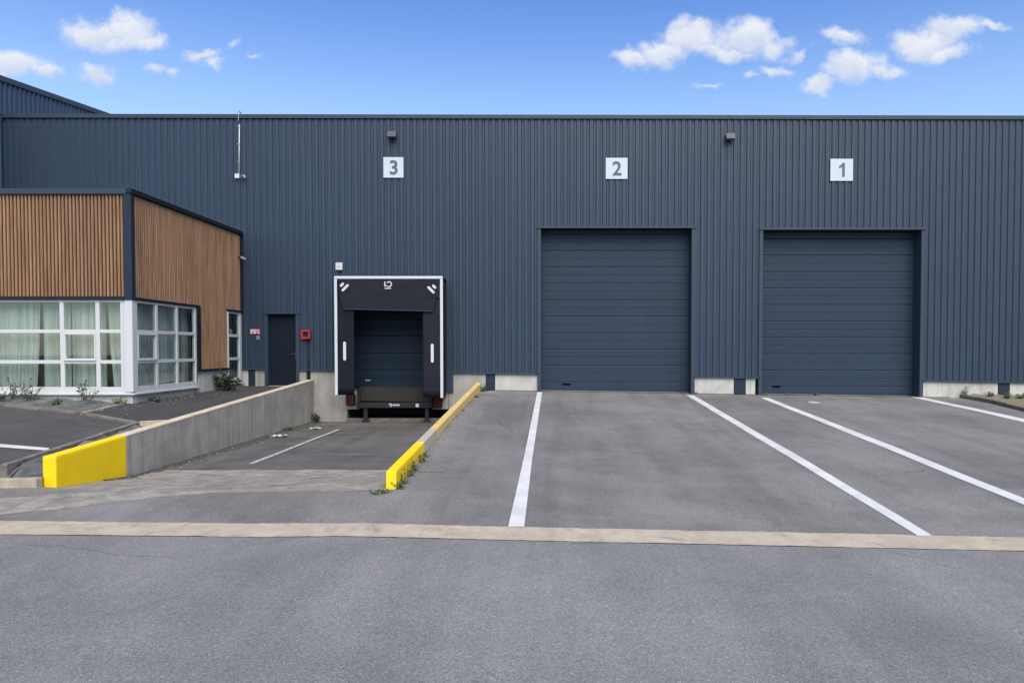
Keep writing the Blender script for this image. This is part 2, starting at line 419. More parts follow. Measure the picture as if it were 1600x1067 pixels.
def ruled(A, B, n, m, zfn=None):                       # sheet between polylines A and B (same length count), n rows, m columns
    def samp(L, s):
        s *= len(L)-1; i = min(int(s), len(L)-2); return Vector(L[i]).lerp(Vector(L[i+1]), s-i)
    vs = []; fs = []
    for i in range(n+1):
        a, b = samp(A, i/n), samp(B, i/n)
        for j in range(m+1):
            q = a.lerp(b, j/m)
            if zfn: q.z += zfn(q.x, q.y)
            vs.append(tuple(q))
    for i in range(n):
        for j in range(m):
            k = i*(m+1)+j; fs.append((k, k+1, k+m+2, k+m+1))
    mb = MB(); mb.add(vs, fs); return mb
def sheet_up(me):
    bm = bmesh.new(); bm.from_mesh(me)
    for f in bm.faces:
        if f.normal.z < 0: f.normal_flip()
    bm.to_mesh(me); bm.free()
def sheet(name, mb, mat, smooth=True):
    o = mb.build(name, mat); sheet_up(o.data)
    for p in o.data.polygons: p.use_smooth = smooth
    return struct(o)
def wob(x, y, s=1.0): return math.sin(x*s*1.7+y*s*.9)*.5+math.sin(x*s*.6-y*s*2.1+1.3)*.5

# ================================================================== THE SETTING
# strip (concrete gutter) read on the yard plane
XS_PIX = [(-260, 812, 832), (0, 814, 835), (400, 818.5, 839), (800, 823.5, 844), (1200, 831.5, 852.5), (1600, 840, 861), (1800, 844.5, 866)]
far = [onG(a, b) for a, b, c in XS_PIX]; near = [onG(a, c) for a, b, c in XS_PIX]
def extend(L, x0, x1):
    d0 = (L[0]-L[1]).normalized(); d1 = (L[-1]-L[-2]).normalized()
    return [L[0]+d0*abs((x0-L[0].x)/d0.x)] + L + [L[-1]+d1*abs((x1-L[-1].x)/d1.x)]
def zr(v, dz=0): return Vector((v.x, v.y, zyard(v.x, v.y)+dz))
dens = lambda L: [a.lerp(b, k/16) for a, b in zip(L, L[1:]) for k in range(16)]+[L[-1]]
far = [zr(v) for v in dens(extend(far, -38, 38))]; near = [zr(v) for v in dens(extend(near, -38, 38))]
up = lambda L, d: [Vector((v.x, v.y, v.z+d)) for v in L]
jr = random.Random(11)
def ragged(L, a):                                       # broken edges of old concrete
    return [v + Vector((0, a*jr.uniform(-1, 1)*jr.random(), .006)) for L2 in [[p.lerp(q, k/3) for p, q in zip(L, L[1:]) for k in range(3)]+[L[-1]]] for v in L2]
sheet('concrete_gutter', ruled(ragged(far, .022), ragged(near, .014), 384, 2, lambda x, y: .002*wob(x, y, 3)), 'strip')
back = [Vector((v.x, -16, v.z - .02*(v.y+16))) for v in near]
sheet('road', ruled(near, back, 128, 30), 'road')
g = MB().add([(-400, -400, -2.6), (400, -400, -2.6), (400, 400, -2.6), (-400, 400, -2.6)], [(0, 1, 2, 3)])
sheet('ground', g, 'field')

# yard: right of the ramp kerb, up to the doors
XK0, XK1 = -1.98, -1.84                                # ramp kerb
XWL0, XWL1 = -6.93, -6.74                              # ramp wall
YF = 9.52
def cutfar(x):                                          # far edge of the strip at x
    for a, b in zip(far, far[1:]):
        if a.x <= x <= b.x:
            s = (x-a.x)/(b.x-a.x); return a.lerp(b, s)
    return far[-1]
xs = [-1.94, 0, 3, 6, 10, 14, 20, 38]
A = [zr(cutfar(x)) for x in xs]; B = [zr(Vector((x, 21.98, 0))) for x in xs]
sheet('yard', ruled(A, B, 60, 60, lambda x, y: .004*wob(x, y, .8)), 'yard')
xs = [-38, -20, -12, -9, XWL0, -5, -3.5, -1.94]
A = [zr(cutfar(x)) for x in xs]
def zapron(x): return zyard(x, YF)
kY = 10.02
B = [zr(Vector((x, kY if x <= XWL0+.01 else YF, 0))) for x in xs]
sheet('yard_apron', ruled(A, B, 40, 12, lambda x, y: .004*wob(x, y, .8)), 'yard')
# ramp: concrete apron then asphalt, sinking to the dock
ZR = CZ-2.09
def zramp(x, Y):
    s = min(1, max(0, (Y-YF)/2.9)); s = s*s*(3-2*s)
    return zyard(x, YF)*(1-s) + (ZR - .004*(Y-12))*s
def patch(x0, x1, y0, y1, zf, n, m_):
    vs = []; fs = []
    for i in range(n+1):
        for j in range(m_+1):
            x = x0+(x1-x0)*j/m_; y = y0+(y1-y0)*i/n; vs.append((x, y, zf(x, y)))
    for i in range(n):
        for j in range(m_):
            k = i*(m_+1)+j; fs.append((k, k+1, k+m_+2, k+m_+1))
    return MB().add(vs, fs)
sheet('ramp_concrete', patch(XWL1-.05, XK0+.05, YF, 12.72, lambda x, y: zramp(x, y)+.004*wob(x, y, 3), 24, 24), 'apron')
sheet('ramp_asphalt', patch(XWL1-.05, XK0+.05, 12.75, YW+.3, lambda x, y: zramp(x, y)+.004*wob(x, y, 2), 24, 24), 'ramp')
j = MB(); j.hexa([(XWL1, 12.70, ZR-.1), (XK0, 12.70, ZR-.1), (XK0, 12.77, ZR-.1), (XWL1, 12.77, ZR-.1)], [(XWL1, 12.70, ZR-.006), (XK0, 12.70, ZR-.006), (XK0, 12.77, ZR-.006), (XWL1, 12.77, ZR-.006)])
struct(j.build('ramp_joint', 'dark_concrete'))

# asphalt banked up against the ramp kerb, worn concrete patch at the ramp mouth
fy = [10.6+.5*k for k in range(21)]
fh = lambda y: .085*math.sin(math.pi*(y-10.6)/10.0)
sheet('asphalt_fillet', ruled([Vector((XK1-.03-.095*(1-(y-9.55)/11.9), y, zyard(XK1, y)+.006+fh(y))) for y in fy], [Vector((XK1+.42, y, zyard(XK1+.42, y)+.004)) for y in fy], 60, 8, lambda x, y: .004*wob(x, y, .8)), 'yard')
sheet('worn_patch', ruled([onG(a, b, .0035) for a, b in ((-260, 792), (-60, 780), (40, 776), (96, 770), (180, 768), (260, 768), (330, 769))], [onG(a, b, .0035) for a, b in ((-260, 816), (-60, 809), (40, 800), (96, 795), (180, 784), (260, 776), (331, 770))], 90, 8, lambda x, y: .004*wob(x, y, .8)), 'apron')
# painted lines
def line(name, pts, mat='line_paint', surf=onG, dz=.006, n=14):
    A = [surf(a, b) for a, b, c, d in pts]; B = [surf(c, d) for a, b, c, d in pts]
    A = up(A, dz); B = up(B, dz)
    return sheet(name, ruled(A, B, n*(len(A)-1), 2, lambda x, y: .004*wob(x, y, .8)), mat)
line('parking_line', [(839.5, 613, 847, 613), (818, 718, 831.5, 718), (794, 823, 819, 823)])
line('parking_line', [(1073, 618, 1084, 618), (1238.5, 718, 1257, 718), (1434, 837, 1457, 837)])
line('parking_line', [(1188, 621.5, 1200, 621.5), (1383, 700, 1403, 700), (1592, 786, 1618, 786), (1660, 814, 1690, 814)])
line('parking_line', [(1421, 620, 1434, 619.6), (1510, 639, 1528, 639), (1600, 660, 1620, 659), (1700, 684, 1722, 684)])
def onR(px, py): return onZ(px, py, ZR-.02)
line('dock_line', [(388, 726, 396, 726), (455, 699.5, 461, 699.5), (526, 672, 532, 672)], 'line_worn', onR, .018)

# left lot, footway, bed
P1 = Vector((-7.48, 13.5, CZ-1.40)); P2 = Vector((-10.79, 14.6, CZ-1.143)); P3 = Vector((-7.39, 10.02, CZ-1.652))
def zlot(x, y): return P1.z - .0542*(x-P1.x) + .0706*(y-P1.y)
def onLot(px, py):
    d = ray(px, py); t_ = (P1.z + .0542*P1.x - .0706*P1.y - CZ)/(d.z+.0542*d.x-.0706*d.y)
    return Vector((d.x*t_, d.y*t_, CZ+d.z*t_))
def lotp(x, y, dz=0): return Vector((x, y, zlot(x, y)+dz))
kA = [Vector((-7.48, 13.5, 0)), Vector((-8.99, 14.2, 0)), Vector((-10.79, 14.6, 0)), Vector((-15.5, 15.2, 0))]
kA = [lotp(v.x, v.y) for v in kA]
sheet('car_park', ruled([lotp(-7.4, 10.3), lotp(-9, 10.3), lotp(-11, 10.3), lotp(-15.5, 10.3)], kA, 24, 16), 'lot')
line('bay_line', [(-60, 688, -60, 693.5), (0, 694.5, 0, 699.5), (76, 700.5, 80, 705)], 'line_paint', onLot, .012)
# footway beside the annex
XA, YA = -8.78, 15.73                                  # annex corner
def zwl(y): return CZ-(1.075+SL*(YW-y))                # along the ramp wall
def zan(y): return CZ-(1.085+.0146*(YW-y))             # along the annex
Lw = [Vector((-9.0, 14.2, zlot(-9, 14.2)+.03)), Vector((-9.0, YA+.05, zan(YA)-.0)), Vector((XA-.03, YA+.06, zan(YA))), Vector((XA-.03, 18, zan(18))), Vector((XA-.03, YW+.4, zan(YW)))]
Rw = [Vector((-7.40, 13.5, P1.z+.03)), Vector((XWL0+.03, 13.9, zwl(13.9))), Vector((XWL0+.03, 15.9, zwl(15.9))), Vector((XWL0+.03, 18, zwl(18))), Vector((XWL0+.03, YW+.4, zwl(YW)))]
sheet('footway', ruled(Lw, Rw, 40, 12, lambda x, y: .004*wob(x, y, 2)), 'walk')
# footway reaches the plinth right of the annex, over to the dock wall
sheet('planting_bed', ruled([v+Vector((.0, 0.0, .02)) for v in kA[1:]], [Vector((-8.98, YA+.1, CZ-1.17)), Vector((-10.79, YA+.1, CZ-1.03)), Vector((-15.5, YA+.1, CZ-.85))], 40, 20, lambda x, y: .025*wob(x, y, 5)+.012*wob(y, x, 13)), 'membrane')
Lb = [Vector((-7.40, 10.06, zyard(-7.4, 10)+.09)), Vector((-7.40, 10.5, zlot(-7.4, 10.5)+.01)), Vector((-7.41, 12, zlot(-7.4, 12)+.01)), Vector((-7.42, 13.5, P1.z+.01))]
Rb = [Vector((XWL0+.02, 10.06, zyard(-7, 10)+.09)), Vector((XWL0+.02, 10.6, zwl(10.6)-.08)), Vector((XWL0+.02, 12, zwl(12)-.06)), Vector((XWL0+.02, 13.9, zwl(13.9)-.04))]
sheet('weed_membrane_strip', ruled(Lb, Rb, 40, 14, lambda x, y: .03*wob(x, y, 6)+.018*wob(y, x, 15)), 'membrane')
sheet('weed_membrane_front', ruled([Vector((-38, 10.06, zyard(-12, 10)+.09)), Vector((-12, 10.06, zyard(-12, 10)+.09)), Vector((-7.38, 10.06, zyard(-7.4, 10)+.09))],
      [Vector((-38, 10.42, zlot(-12, 10.4))), Vector((-12, 10.42, zlot(-12, 10.42))), Vector((-7.38, 10.42, zlot(-7.4, 10.42)))], 60, 6), 'membrane')

# kerbs made of stones
def kerb(name, pts, width, h, depth, mat, stone=1.0, side=1):
    e = bpy.data.objects.new(name, None); COL.objects.link(e); e['kind'] = 'structure'; e.location = pts[0]
    for a, b in zip(pts, pts[1:]):
        a, b = Vector(a), Vector(b); L = (b-a).length; n = max(1, round(L/stone)); d = (b-a)/n
        nrm = Vector((-d.y, d.x, 0)).normalized()*width*side
        for i in range(n):
            q0 = a+d*(i+.006); q1 = a+d*(i+.994)
            dz = random.uniform(-.008, .008); 
            bt = [q0, q1, q1+nrm, q0+nrm]
            MB().hexa([p-Vector((0, 0, depth)) for p in bt], [p+Vector((0, 0, h+dz)) for p in bt]).build('kerb_stone', mat, e, bev=.014)
    return e
kerb('kerb', [v+Vector((0, 0, 0)) for v in kA], .12, .05, .15, 'kerb_old', 1.0, -1)
kerb('kerb', [lotp(-7.56, 13.5), lotp(-7.52, 10.12)], .10, .05, .15, 'kerb_old', 1.0, 1)
kerb('kerb', [Vector((XWL0+.03, 9.96, zyard(XWL0, 10.0))), Vector((-15, 9.96, zyard(-15, 10.0))), Vector((-38, 9.96, zyard(-38, 10.0)))], .14, .12, .2, 'kerb', 1.0, -1)
kerb('kerb', [Vector((-7.42, 13.46, P1.z)), Vector((XWL0-.01, 13.5, P1.z+.02))], .08, .07, .2, 'kerb', .6, 1)
# silt along the foot of the ramp wall and along the doors
def ribbon(name, pts, wfn, zf, mat, n=120, dz=.007):
    rnd = random.Random(len(name)); (xa, ya), (xb, yb) = pts; nx, ny = (yb-ya), -(xb-xa); L = math.hypot(nx, ny); nx /= L; ny /= L
    A, B = [], []
    for i in range(n+1):
        u = i/n; x, y = xa+(xb-xa)*u, ya+(yb-ya)*u; q = max(.012, wfn(u)*(.55+.9*rnd.random()))
        A.append(Vector((x, y, zf(x, y)+dz+.012))); B.append(Vector((x+nx*q, y+ny*q, zf(x+nx*q, y+ny*q)+dz*.6)))
    return sheet(name, ruled(A, B, n, 3), mat)
ribbon('silt', [(XWL1, 11.2), (XWL1, 21.45)], lambda u: .10+.26*u*(1+.4*math.sin(u*17)), lambda x, y: zramp(x, y)+.004*wob(x, y, 2), 'silt')
ribbon('silt_line', [(11.9, 21.52), (-1.7, 21.52)], lambda u: .05+.05*math.sin(u*40)**2, lambda x, y: zyard(x, y)+.004*wob(x, y, .8), 'silt', 200)
ribbon('silt_edge', [(XA+.0, 15.9), (XA+.0, 21.4)], lambda u: .08+.06*math.sin(u*23)**2, lambda x, y: zan(y)+(zwl(y)-zan(y))*max(0, x-XA)/(XWL0-XA)+.004*wob(x, y, 2), 'silt', 90)
kerb('edging', [Vector((-8.97, 14.25, zlot(-9, 14.2)+.02)), Vector((-8.98, YA+.02, zan(YA)-.005))], .05, .03, .1, 'kerb', .8, -1)
# raised bed by the right-hand plinth
rb = [onG(1496, 621), onG(1548, 630), onG(1600, 643), onG(1680, 664)]
kerb('kerb', rb, .13, .10, .2, 'kerb_old', .8, 1)
sheet('verge', ruled([v+Vector((.1, .05, .07)) for v in rb], [Vector((12.6, 21.52, zyard(12.6, 21.5)+.12)), Vector((14, 21.52, zyard(14, 21.5)+.12)), Vector((17, 21.52, zyard(17, 21.5)+.12)), Vector((22, 21.52, zyard(22, 21.5)+.12))], 30, 20, lambda x, y: .02*wob(x, y, 5)), 'straw')

# ================================================================== WAREHOUSE
wh = thing('warehouse', 'long dark blue-grey warehouse clad in vertical ribbed metal with two large doors and a dock', 'warehouse', (0, YW+.3, 0))
WX = lambda px: (px-PX)/F*YW                           # x on the wall plane
def wz(px, py): return onY(px, py, YW).z
XL, XR = WX(14), 20.0
def ztop(x): 
    px = PX+x*F/YW; return wz(px, 178.6+.0018*px)
def zbot(x):
    px = PX+x*F/YW; return wz(px, 576+.01736*(px-390))
PITCHR, DEP = .19, .027
def ribs(x0, x1):                                      # profile of the trapezoidal sheet between x0 and x1
    pts = []; k = math.floor(x0/PITCHR)-1
    while k*PITCHR < x1+PITCHR:
        b = k*PITCHR
        pts += [(b, 0), (b+.098, 0), (b+.118, 1), (b+.170, 1)]
        k += 1
    def ev(x):
        for (a, d0), (b, d1) in zip(pts, pts[1:]):
            if a <= x <= b: return d0+(d1-d0)*(x-a)/(b-a) if b > a else d0
        return 0
    xs = sorted({round(x0, 5), round(x1, 5), *[round(p[0], 5) for p in pts if x0 < p[0] < x1]})
    return [(x, ev(x)*DEP) for x in xs]
OPEN = {'dock': (WX(531), WX(684), wz(600, 446)), 'ped': (WX(417), WX(464), wz(440, 490.5)),
        'd2': (WX(845), WX(1080), wz(960, 356.5)), 'd1': (WX(1190.5), WX(1437), wz(1310, 359))}
def clad_piece(x0, x1, zb, zt, parent, mat='cladding'):
    pr = ribs(x0, x1); mb = MB(); n = len(pr); vs = []; fs = []
    for x, d in pr: vs += [(x, YW+d, zb(x)), (x, YW+d, zt(x))]
    for i in range(n-1): fs.append((2*i, 2*i+2, 2*i+3, 2*i+1))
    mb.add(vs, fs); return mb.build('cladding_sheet', mat, parent)
x = XL
SW = PITCHR*5
edges = sorted({XL, XR, *[v for o in OPEN.values() for v in o[:2]], *[SW*k for k in range(math.ceil(XL/SW), math.ceil(XR/SW))]})
for a, b in zip(edges, edges[1:]):
    if b-a < .01: continue
    mid = (a+b)/2; zb = zbot
    for o in OPEN.values():
        if o[0] < mid < o[1]: zb = (lambda z: (lambda x: z))(o[2])
    clad_piece(a, b, zb, lambda x: ztop(x)-.10, wh)
# parapet cap (in lengths), drip rail under the cladding
capx = [XL-.05]+[XL+4.2*k for k in range(1, 9)]+[XR]
capx = [c for c in capx if c < XR]+[XR]
for a, b in zip(capx, capx[1:]):
    if b-a < .05: continue
    b -= .004
    MB().hexa([(a, YW-.045, ztop(a)-.115), (b, YW-.045, ztop(b)-.115), (b, YW+.35, ztop(b)-.115), (a, YW+.35, ztop(a)-.115)],
              [(a, YW-.045, ztop(a)), (b, YW-.045, ztop(b)), (b, YW+.35, ztop(b)), (a, YW+.35, ztop(a))]).build('parapet_cap', 'trim', wh, bev=.006)
rail = [(XL, OPEN['ped'][0]-.06), (OPEN['ped'][1]+.06, WX(528)), (WX(696), OPEN['d2'][0]-.06), (OPEN['d2'][1]+.06, OPEN['d1'][0]-.06), (OPEN['d1'][1]+.06, XR)]
for a, b in rail:
    MB().hexa([(a, YW-.022, zbot(a)-.03), (b, YW-.022, zbot(b)-.03), (b, YW+.043, zbot(b)-.03), (a, YW+.043, zbot(a)-.03)],
              [(a, YW-.022, zbot(a)-.005), (b, YW-.022, zbot(b)-.005), (b, YW+.043, zbot(b)+.012), (a, YW+.043, zbot(a)+.012)]).build('drip_rail', 'trim', wh)
# body behind the skin: back-up wall with openings, roof, far walls
bk = MB(); Y0, Y1 = YW+.085, YW+.30
cols = sorted({XL, XR, *[v for o in OPEN.values() for v in o[:2]]})
for a, b in zip(cols, cols[1:]):
    mid = (a+b)/2; z0 = zbot(mid)-.02
    for o in OPEN.values():
        if o[0] < mid < o[1]: z0 = o[2]+.002
    bk.box(a, b, Y0, Y1, z0, ztop(mid)-.15)
bk.build('inner_wall', 'dark_concrete', wh)
MB().box(XL, XR, YW+.36, YW+34, 7.55, 7.7).build('roof', 'roof_sheet', wh)
MB().box(XR, XR+.2, YW+.06, YW+34, -1, 7.9).build('end_wall', 'cladding', wh)
MB().box(XL, XR, YW+34, YW+34.2, -1, 7.9).build('rear_wall', 'cladding', wh)
# plinth panels and steel column feet
def wbox(name, mat, px0, px1, z0, z1, y0, y1, parent=wh, bev=0): 
    return MB().box(WX(px0), WX(px1), y0, y1, z0, z1).build(name, mat, parent, bev=bev)
def plinth(px0, px1, mat='plinth', zlow=-.6):
    wbox('plinth_panel', mat, px0, px1, zlow, zbot(WX((px0+px1)/2))+.1, YW+.05, YW+.29, bev=.008)
def column(px0, px1, zlow=-.6): wbox('steel_column', 'column', px0, px1, zlow, zbot(WX(px0))+.08, YW+.038, YW+.20, bev=.004)
plinth(14, 386.5); column(387, 397); plinth(397.3, 416.5, 'plinth_dull'); plinth(465, 477.5, 'plinth_dull'); column(478, 483.6)
plinth(484, 541, 'plinth_dull', -1.3)
plinth(700, 758.6, 'plinth_dull', -1.3); column(759, 773); plinth(773.4, 840)
plinth(1081.5, 1147.6); column(1148, 1166); plinth(1166.4, 1181); plinth(1439, 1561.6); column(1562, 1580); plinth(1580.4, 1900)
# corner flashing beside the dock shelter
wbox('corner_flashing', 'trim', 697.5, 708, wz(700, 613), zbot(WX(700))+.03, YW-.01, YW+.048)

# big sectional doors: panels in a recess with flashings
def panel_mesh(wd, h):
    pr = [(0.0, .022), (.006, .004), (.018, 0), (h*.47, 0), (h*.485, .007), (h*.515, .007), (h*.53, 0), (h-.022, 0), (h-.010, .004), (h-.002, .022)]
    vs = []; fs = []
    for z, d in pr: vs += [(-wd/2, d, z), (wd/2, d, z)]
    for i in range(len(pr)-1): fs.append((2*i, 2*i+1, 2*i+3, 2*i+2))
    n = len(pr)
    vs += [(-wd/2, .05, 0), (wd/2, .05, 0), (wd/2, .05, h-.002), (-wd/2, .05, h-.002)]
    fs += [(2*n, 2*n+1, 2*n+2, 2*n+3)]
    return MB().add(vs, fs).mesh('door_panel')
def sectional(name, x0, x1, zt, zb, Y, ph, label, mat='door_panel'):
    wd = x1-x0; cx = (x0+x1)/2; n = math.ceil((zt-zb)/ph)
    d = bpy.data.objects.new(name, None); COL.objects.link(d); d.parent = wh; d.location = Vector((cx, Y, zb))-wh.location; d['label'] = label
    me = panel_mesh(wd, ph)
    for i in range(n):
        o = link('door_panel', me, mat); o.parent = d; o.location = (0, random.uniform(0, .002), i*ph)
    return d
YD = YW+.42
for key, lab, slot in (('d2', 'closed sectional door under the number 2', (885, 600)), ('d1', 'closed sectional door under the number 1', (1213, 604))):
    x0, x1, zt = OPEN[key]
    zb = -.36 if key == 'd1' else -.22
    d = sectional('sectional_door', x0-.05, x1+.05, zt+.2, zb, YD, .487, lab)
    s = onY(*slot, YD)
    h = MB().box(s.x-.12, s.x+.12, YD-.012, YD+.03, s.z-.028, s.z+.028).build('pull_handle', 'rubber'); h.parent = d
    h.location = -(d.location+wh.location)
    # reveals and flashing
    for sgn, xx in ((-1, x0), (1, x1)):
        MB().box(xx-sgn*.006, xx+sgn*.05, YW-.012, YD-.004, zb, zt+.05).build('door_reveal', 'trim', wh)
        MB().box(xx-sgn*.0, xx+sgn*.10, YW-.022, YW-.0125, zbot(xx)-.03 if False else -.4, zt+.05).build('jamb_flashing', 'trim', wh)
    MB().box(x0-.12, x1+.12, YW-.055, YW-.025, zt-.01, zt+.045).build('head_flashing', 'trim', wh, bev=.004)
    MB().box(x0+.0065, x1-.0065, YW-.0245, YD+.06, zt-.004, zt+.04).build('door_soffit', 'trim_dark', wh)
# dock door deep in the shelter opening
x0, x1, zt = OPEN['dock']
zdock = wz(600, 604)
dd = sectional('dock_door', WX(548), WX(664), zt+.2, zdock-.02, YW+.34, .50, 'dock sectional door seen inside the shelter', 'dock_panel_shaded')
for xx0, xx1 in ((x0, WX(548)), (WX(664), x1)):
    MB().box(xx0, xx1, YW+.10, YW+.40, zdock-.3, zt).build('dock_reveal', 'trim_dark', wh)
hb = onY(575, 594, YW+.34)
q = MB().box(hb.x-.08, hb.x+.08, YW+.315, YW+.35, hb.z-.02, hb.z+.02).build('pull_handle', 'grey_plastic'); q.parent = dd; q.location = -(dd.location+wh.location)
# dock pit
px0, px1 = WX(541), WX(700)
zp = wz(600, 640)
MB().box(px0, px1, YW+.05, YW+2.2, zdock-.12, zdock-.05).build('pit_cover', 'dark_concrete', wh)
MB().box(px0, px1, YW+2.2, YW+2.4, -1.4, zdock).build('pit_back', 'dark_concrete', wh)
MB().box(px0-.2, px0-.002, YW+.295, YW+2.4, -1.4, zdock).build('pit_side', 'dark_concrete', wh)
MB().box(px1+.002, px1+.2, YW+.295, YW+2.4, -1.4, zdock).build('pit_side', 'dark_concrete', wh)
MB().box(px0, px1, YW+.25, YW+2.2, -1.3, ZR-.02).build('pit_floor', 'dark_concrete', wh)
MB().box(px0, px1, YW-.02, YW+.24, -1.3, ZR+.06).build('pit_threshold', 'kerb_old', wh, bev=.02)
for a, b in ((541, 560), (675, 699.5)):
    MB().box(WX(a), WX(b), YW+.02, YW+.28, wz(550, 639.5), zdock-.13).build('dock_corbel', 'plinth_dull', wh, bev=.015)
# personnel door
x0, x1, zt = OPEN['ped']
pd = MB().box(x0+.03, x1-.03, YW+.16, YW+.21, CZ-1.09, zt-.001).build('personnel_door', 'door_leaf', wh, bev=.004)
hp = onY(461.5, 555, YW+.16)
MB().box(hp.x-.02, hp.x+.02, YW+.145, YW+.162, hp.z-.11, hp.z+.11).tube([(hp.x, YW+.15, hp.z+.03), (hp.x, YW+.10, hp.z+.03), (hp.x-.11, YW+.10, hp.z+.03)], .011, 8).build('handle', 'lamp_black', pd)
for sgn, xx in ((-1, x0), (1, x1)):
    MB().box(xx, xx-sgn*.03, YW-.005, YW+.22, CZ-1.1, zt).build('door_frame', 'trim', wh)
    MB().box(xx, xx+sgn*.06, YW-.018, YW-.006, CZ-1.1, zt+.03).build('jamb_flashing', 'trim', wh)
MB().box(x0-.10, x1+.10, YW-.04, YW+.22, zt+.001, zt+.03).build('head_flashing', 'trim', wh)
MB().box(x0+.03, x1-.03, YW+.02, YW+.4, CZ-1.3, CZ-1.08).build('door_step', 'plinth_dull', wh, bev=.01)

# ================================================================== TALL HALL ON THE LEFT
hall = thing('tall_hall', 'taller blue metal-clad hall with a sloping roof edge rising behind the warehouse', 'building', (-15.9, 30, -1))
XH = WX(14)-.04
gA = onX(14, 123, XH)
def zh(y): return gA.z + .112*(y-gA.y)
def xrib(y): 
    u = (y/.2) % 1
    return 0 if u < .5 else (-.04 if .62 < u < .88 else (-.04*(u-.5)/.12 if u <= .62 else -.04*(1-u)/.12))
y = 17.0
while y < 42:
    ys = []; k = 0
    while k < 5:
        b = y+k*.2; ys += [b, b+.1, b+.124, b+.176]; k += 1
    ys.append(y+1.0)
    vs = []; fs = []
    for i, q in enumerate(ys):
        d = (0, 0, -.04, -.04)[i % 4] if i < len(ys)-1 else 0
        vs += [(XH+d, q, -1), (XH+d, q, zh(q)-.05)]
    for i in range(len(ys)-1): fs.append((2*i, 2*i+2, 2*i+3, 2*i+1))
    MB().add(vs, fs).build('cladding_sheet', 'cladding_blue', hall); y += 1.0
MB().hexa([(XH-.3, 16.9, zh(16.9)-.16), (XH+.05, 16.9, zh(16.9)-.16), (XH+.05, 42.1, zh(42.1)-.16), (XH-.3, 42.1, zh(42.1)-.16)],
          [(XH-.3, 16.9, zh(16.9)), (XH+.05, 16.9, zh(16.9)), (XH+.05, 42.1, zh(42.1)), (XH-.3, 42.1, zh(42.1))]).build('verge_cap', 'trim', hall, bev=.01)
MB().hexa([(XH-25, 17, -1), (XH-.06, 17, -1), (XH-.06, 42, -1), (XH-25, 42, -1)], [(XH-25, 17, zh(17)-.1), (XH-.06, 17, zh(17)-.1), (XH-.06, 42, zh(42)-.1), (XH-25, 42, zh(42)-.1)]).build('hall_body', 'cladding_blue', hall)

# ================================================================== OFFICE ANNEX
an = thing('office_annex', 'low office annex with vertical timber slats over white-framed windows, dark trim', 'annex', (-11, 18, CZ-1.1))
H = lambda h: CZ-h
zhd, zt1, zt2, zsl, zsb = H(-1.05), H(-.375), H(.28), H(.88), H(.975)
zcap, zslt = H(-3.40), H(-3.28)
XFAR = -15.55
AX = lambda px: onY(px, 545, YA).x
# body: roof, dark back panels behind slats
MB().box(XFAR, XA-.10, YA+.10, YW-.05, zcap-.25, zcap-.15).build('roof', 'roof_sheet', an)
MB().box(XFAR, XA-.07, YA+.07, YA+.12, zhd, zcap-.02).build('backing_board', 'brown_trim', an)
MB().box(XA-.12, XA-.07, YA+.125, YW-.02, zhd, zcap-.02).build('backing_board', 'brown_trim', an)
YS0, YS1 = onX(314, 545, XA).y, onX(358, 545, XA).y
zlowwood = onX(335, 577.5, XA).z
MB().box(XA-.12, XA-.072, YS0, YS1, zlowwood+.02, zhd-.002).build('backing_board', 'brown_trim', an)
# slats
def slat_mesh(h, along):
    wd, dp = .047, .045
    pr = [(-wd/2, 0), (-wd/2, -dp*.7), (-wd/2+.010, -dp), (wd/2-.010, -dp), (wd/2, -dp*.7), (wd/2, 0)]
    pts = pr if along == 'x' else [(-b, a) for a, b in pr]
    return MB().prism(pts, 'z', 0, h).mesh('timber_slat')
sm = slat_mesh(zslt-(zhd+.07), 'x')
xx = AX(203)-.075
while xx > -12.6:
    link('timber_slat', sm, 'wood', an, (xx, YA+.068, zhd+.07)); xx -= .0783
rest = MB()
while xx > XFAR:
    rest.box(xx-.026, xx+.026, YA+.023, YA+.068, zhd+.07, zslt); xx -= .0783
o = rest.build('timber_slats', 'wood', an); o['kind'] = 'stuff'
ms = {k: slat_mesh(h, 'y') for k, h in (('a', zslt-(zhd+.06)), ('b', zslt-(zlowwood+.03)))}
yy = YA+.16
while yy < YW-.09:
    if YS0+.03 < yy < YS1-.03: link('timber_slat', ms['b'], 'wood', an, (XA-.068, yy, zlowwood+.03))
    else: link('timber_slat', ms['a'], 'wood', an, (XA-.068, yy, zhd+.06))
    yy += .0783
# dark trims
T = lambda nm, x0, x1, y0, y1, z0, z1, m='trim', **k: MB().box(x0, x1, y0, y1, z0, z1).build(nm, m, an, **k)
T('roof_trim', XFAR, XA-.09, YA-.03, YA+.10, zslt, zcap, bev=.006)
T('roof_trim', XA-.09, XA+.03, YA-.034, YW-.002, zslt+.02, zcap+.003, 'trim_dark', bev=.006)
T('corner_trim', XA-.16, XA+.004, YA-.012, YA+.13, zhd-.01, zslt+.019, 'column', bev=.006)
T('lintel_trim', XFAR, XA-.161, YA-.02, YA+.10, zhd-.005, zhd+.066, 'trim_dark')
T('lintel_trim', XA-.10, XA+.006, YA+.131, YS0-.001, zhd-.005, zhd+.055, 'trim_dark')
YT0 = onX(309.5, 545, XA).y
T('edge_trim', XA-.10, XA+.009, YT0, YS0, zlowwood-.03, zhd-.006, 'trim_dark')
T('edge_trim', XA-.10, XA+.008, YS0+.001, YS1, zlowwood-.031, zlowwood+.028, 'trim_dark')
T('edge_trim', XA-.10, XA+.005, YS1+.001, YW-.01, zhd-.005, zhd+.055, 'trim_dark')
T('end_trim', XA-.10, XA+.007, YW-.085, YW-.003, zhd+.056, zslt+.019, 'trim_dark')
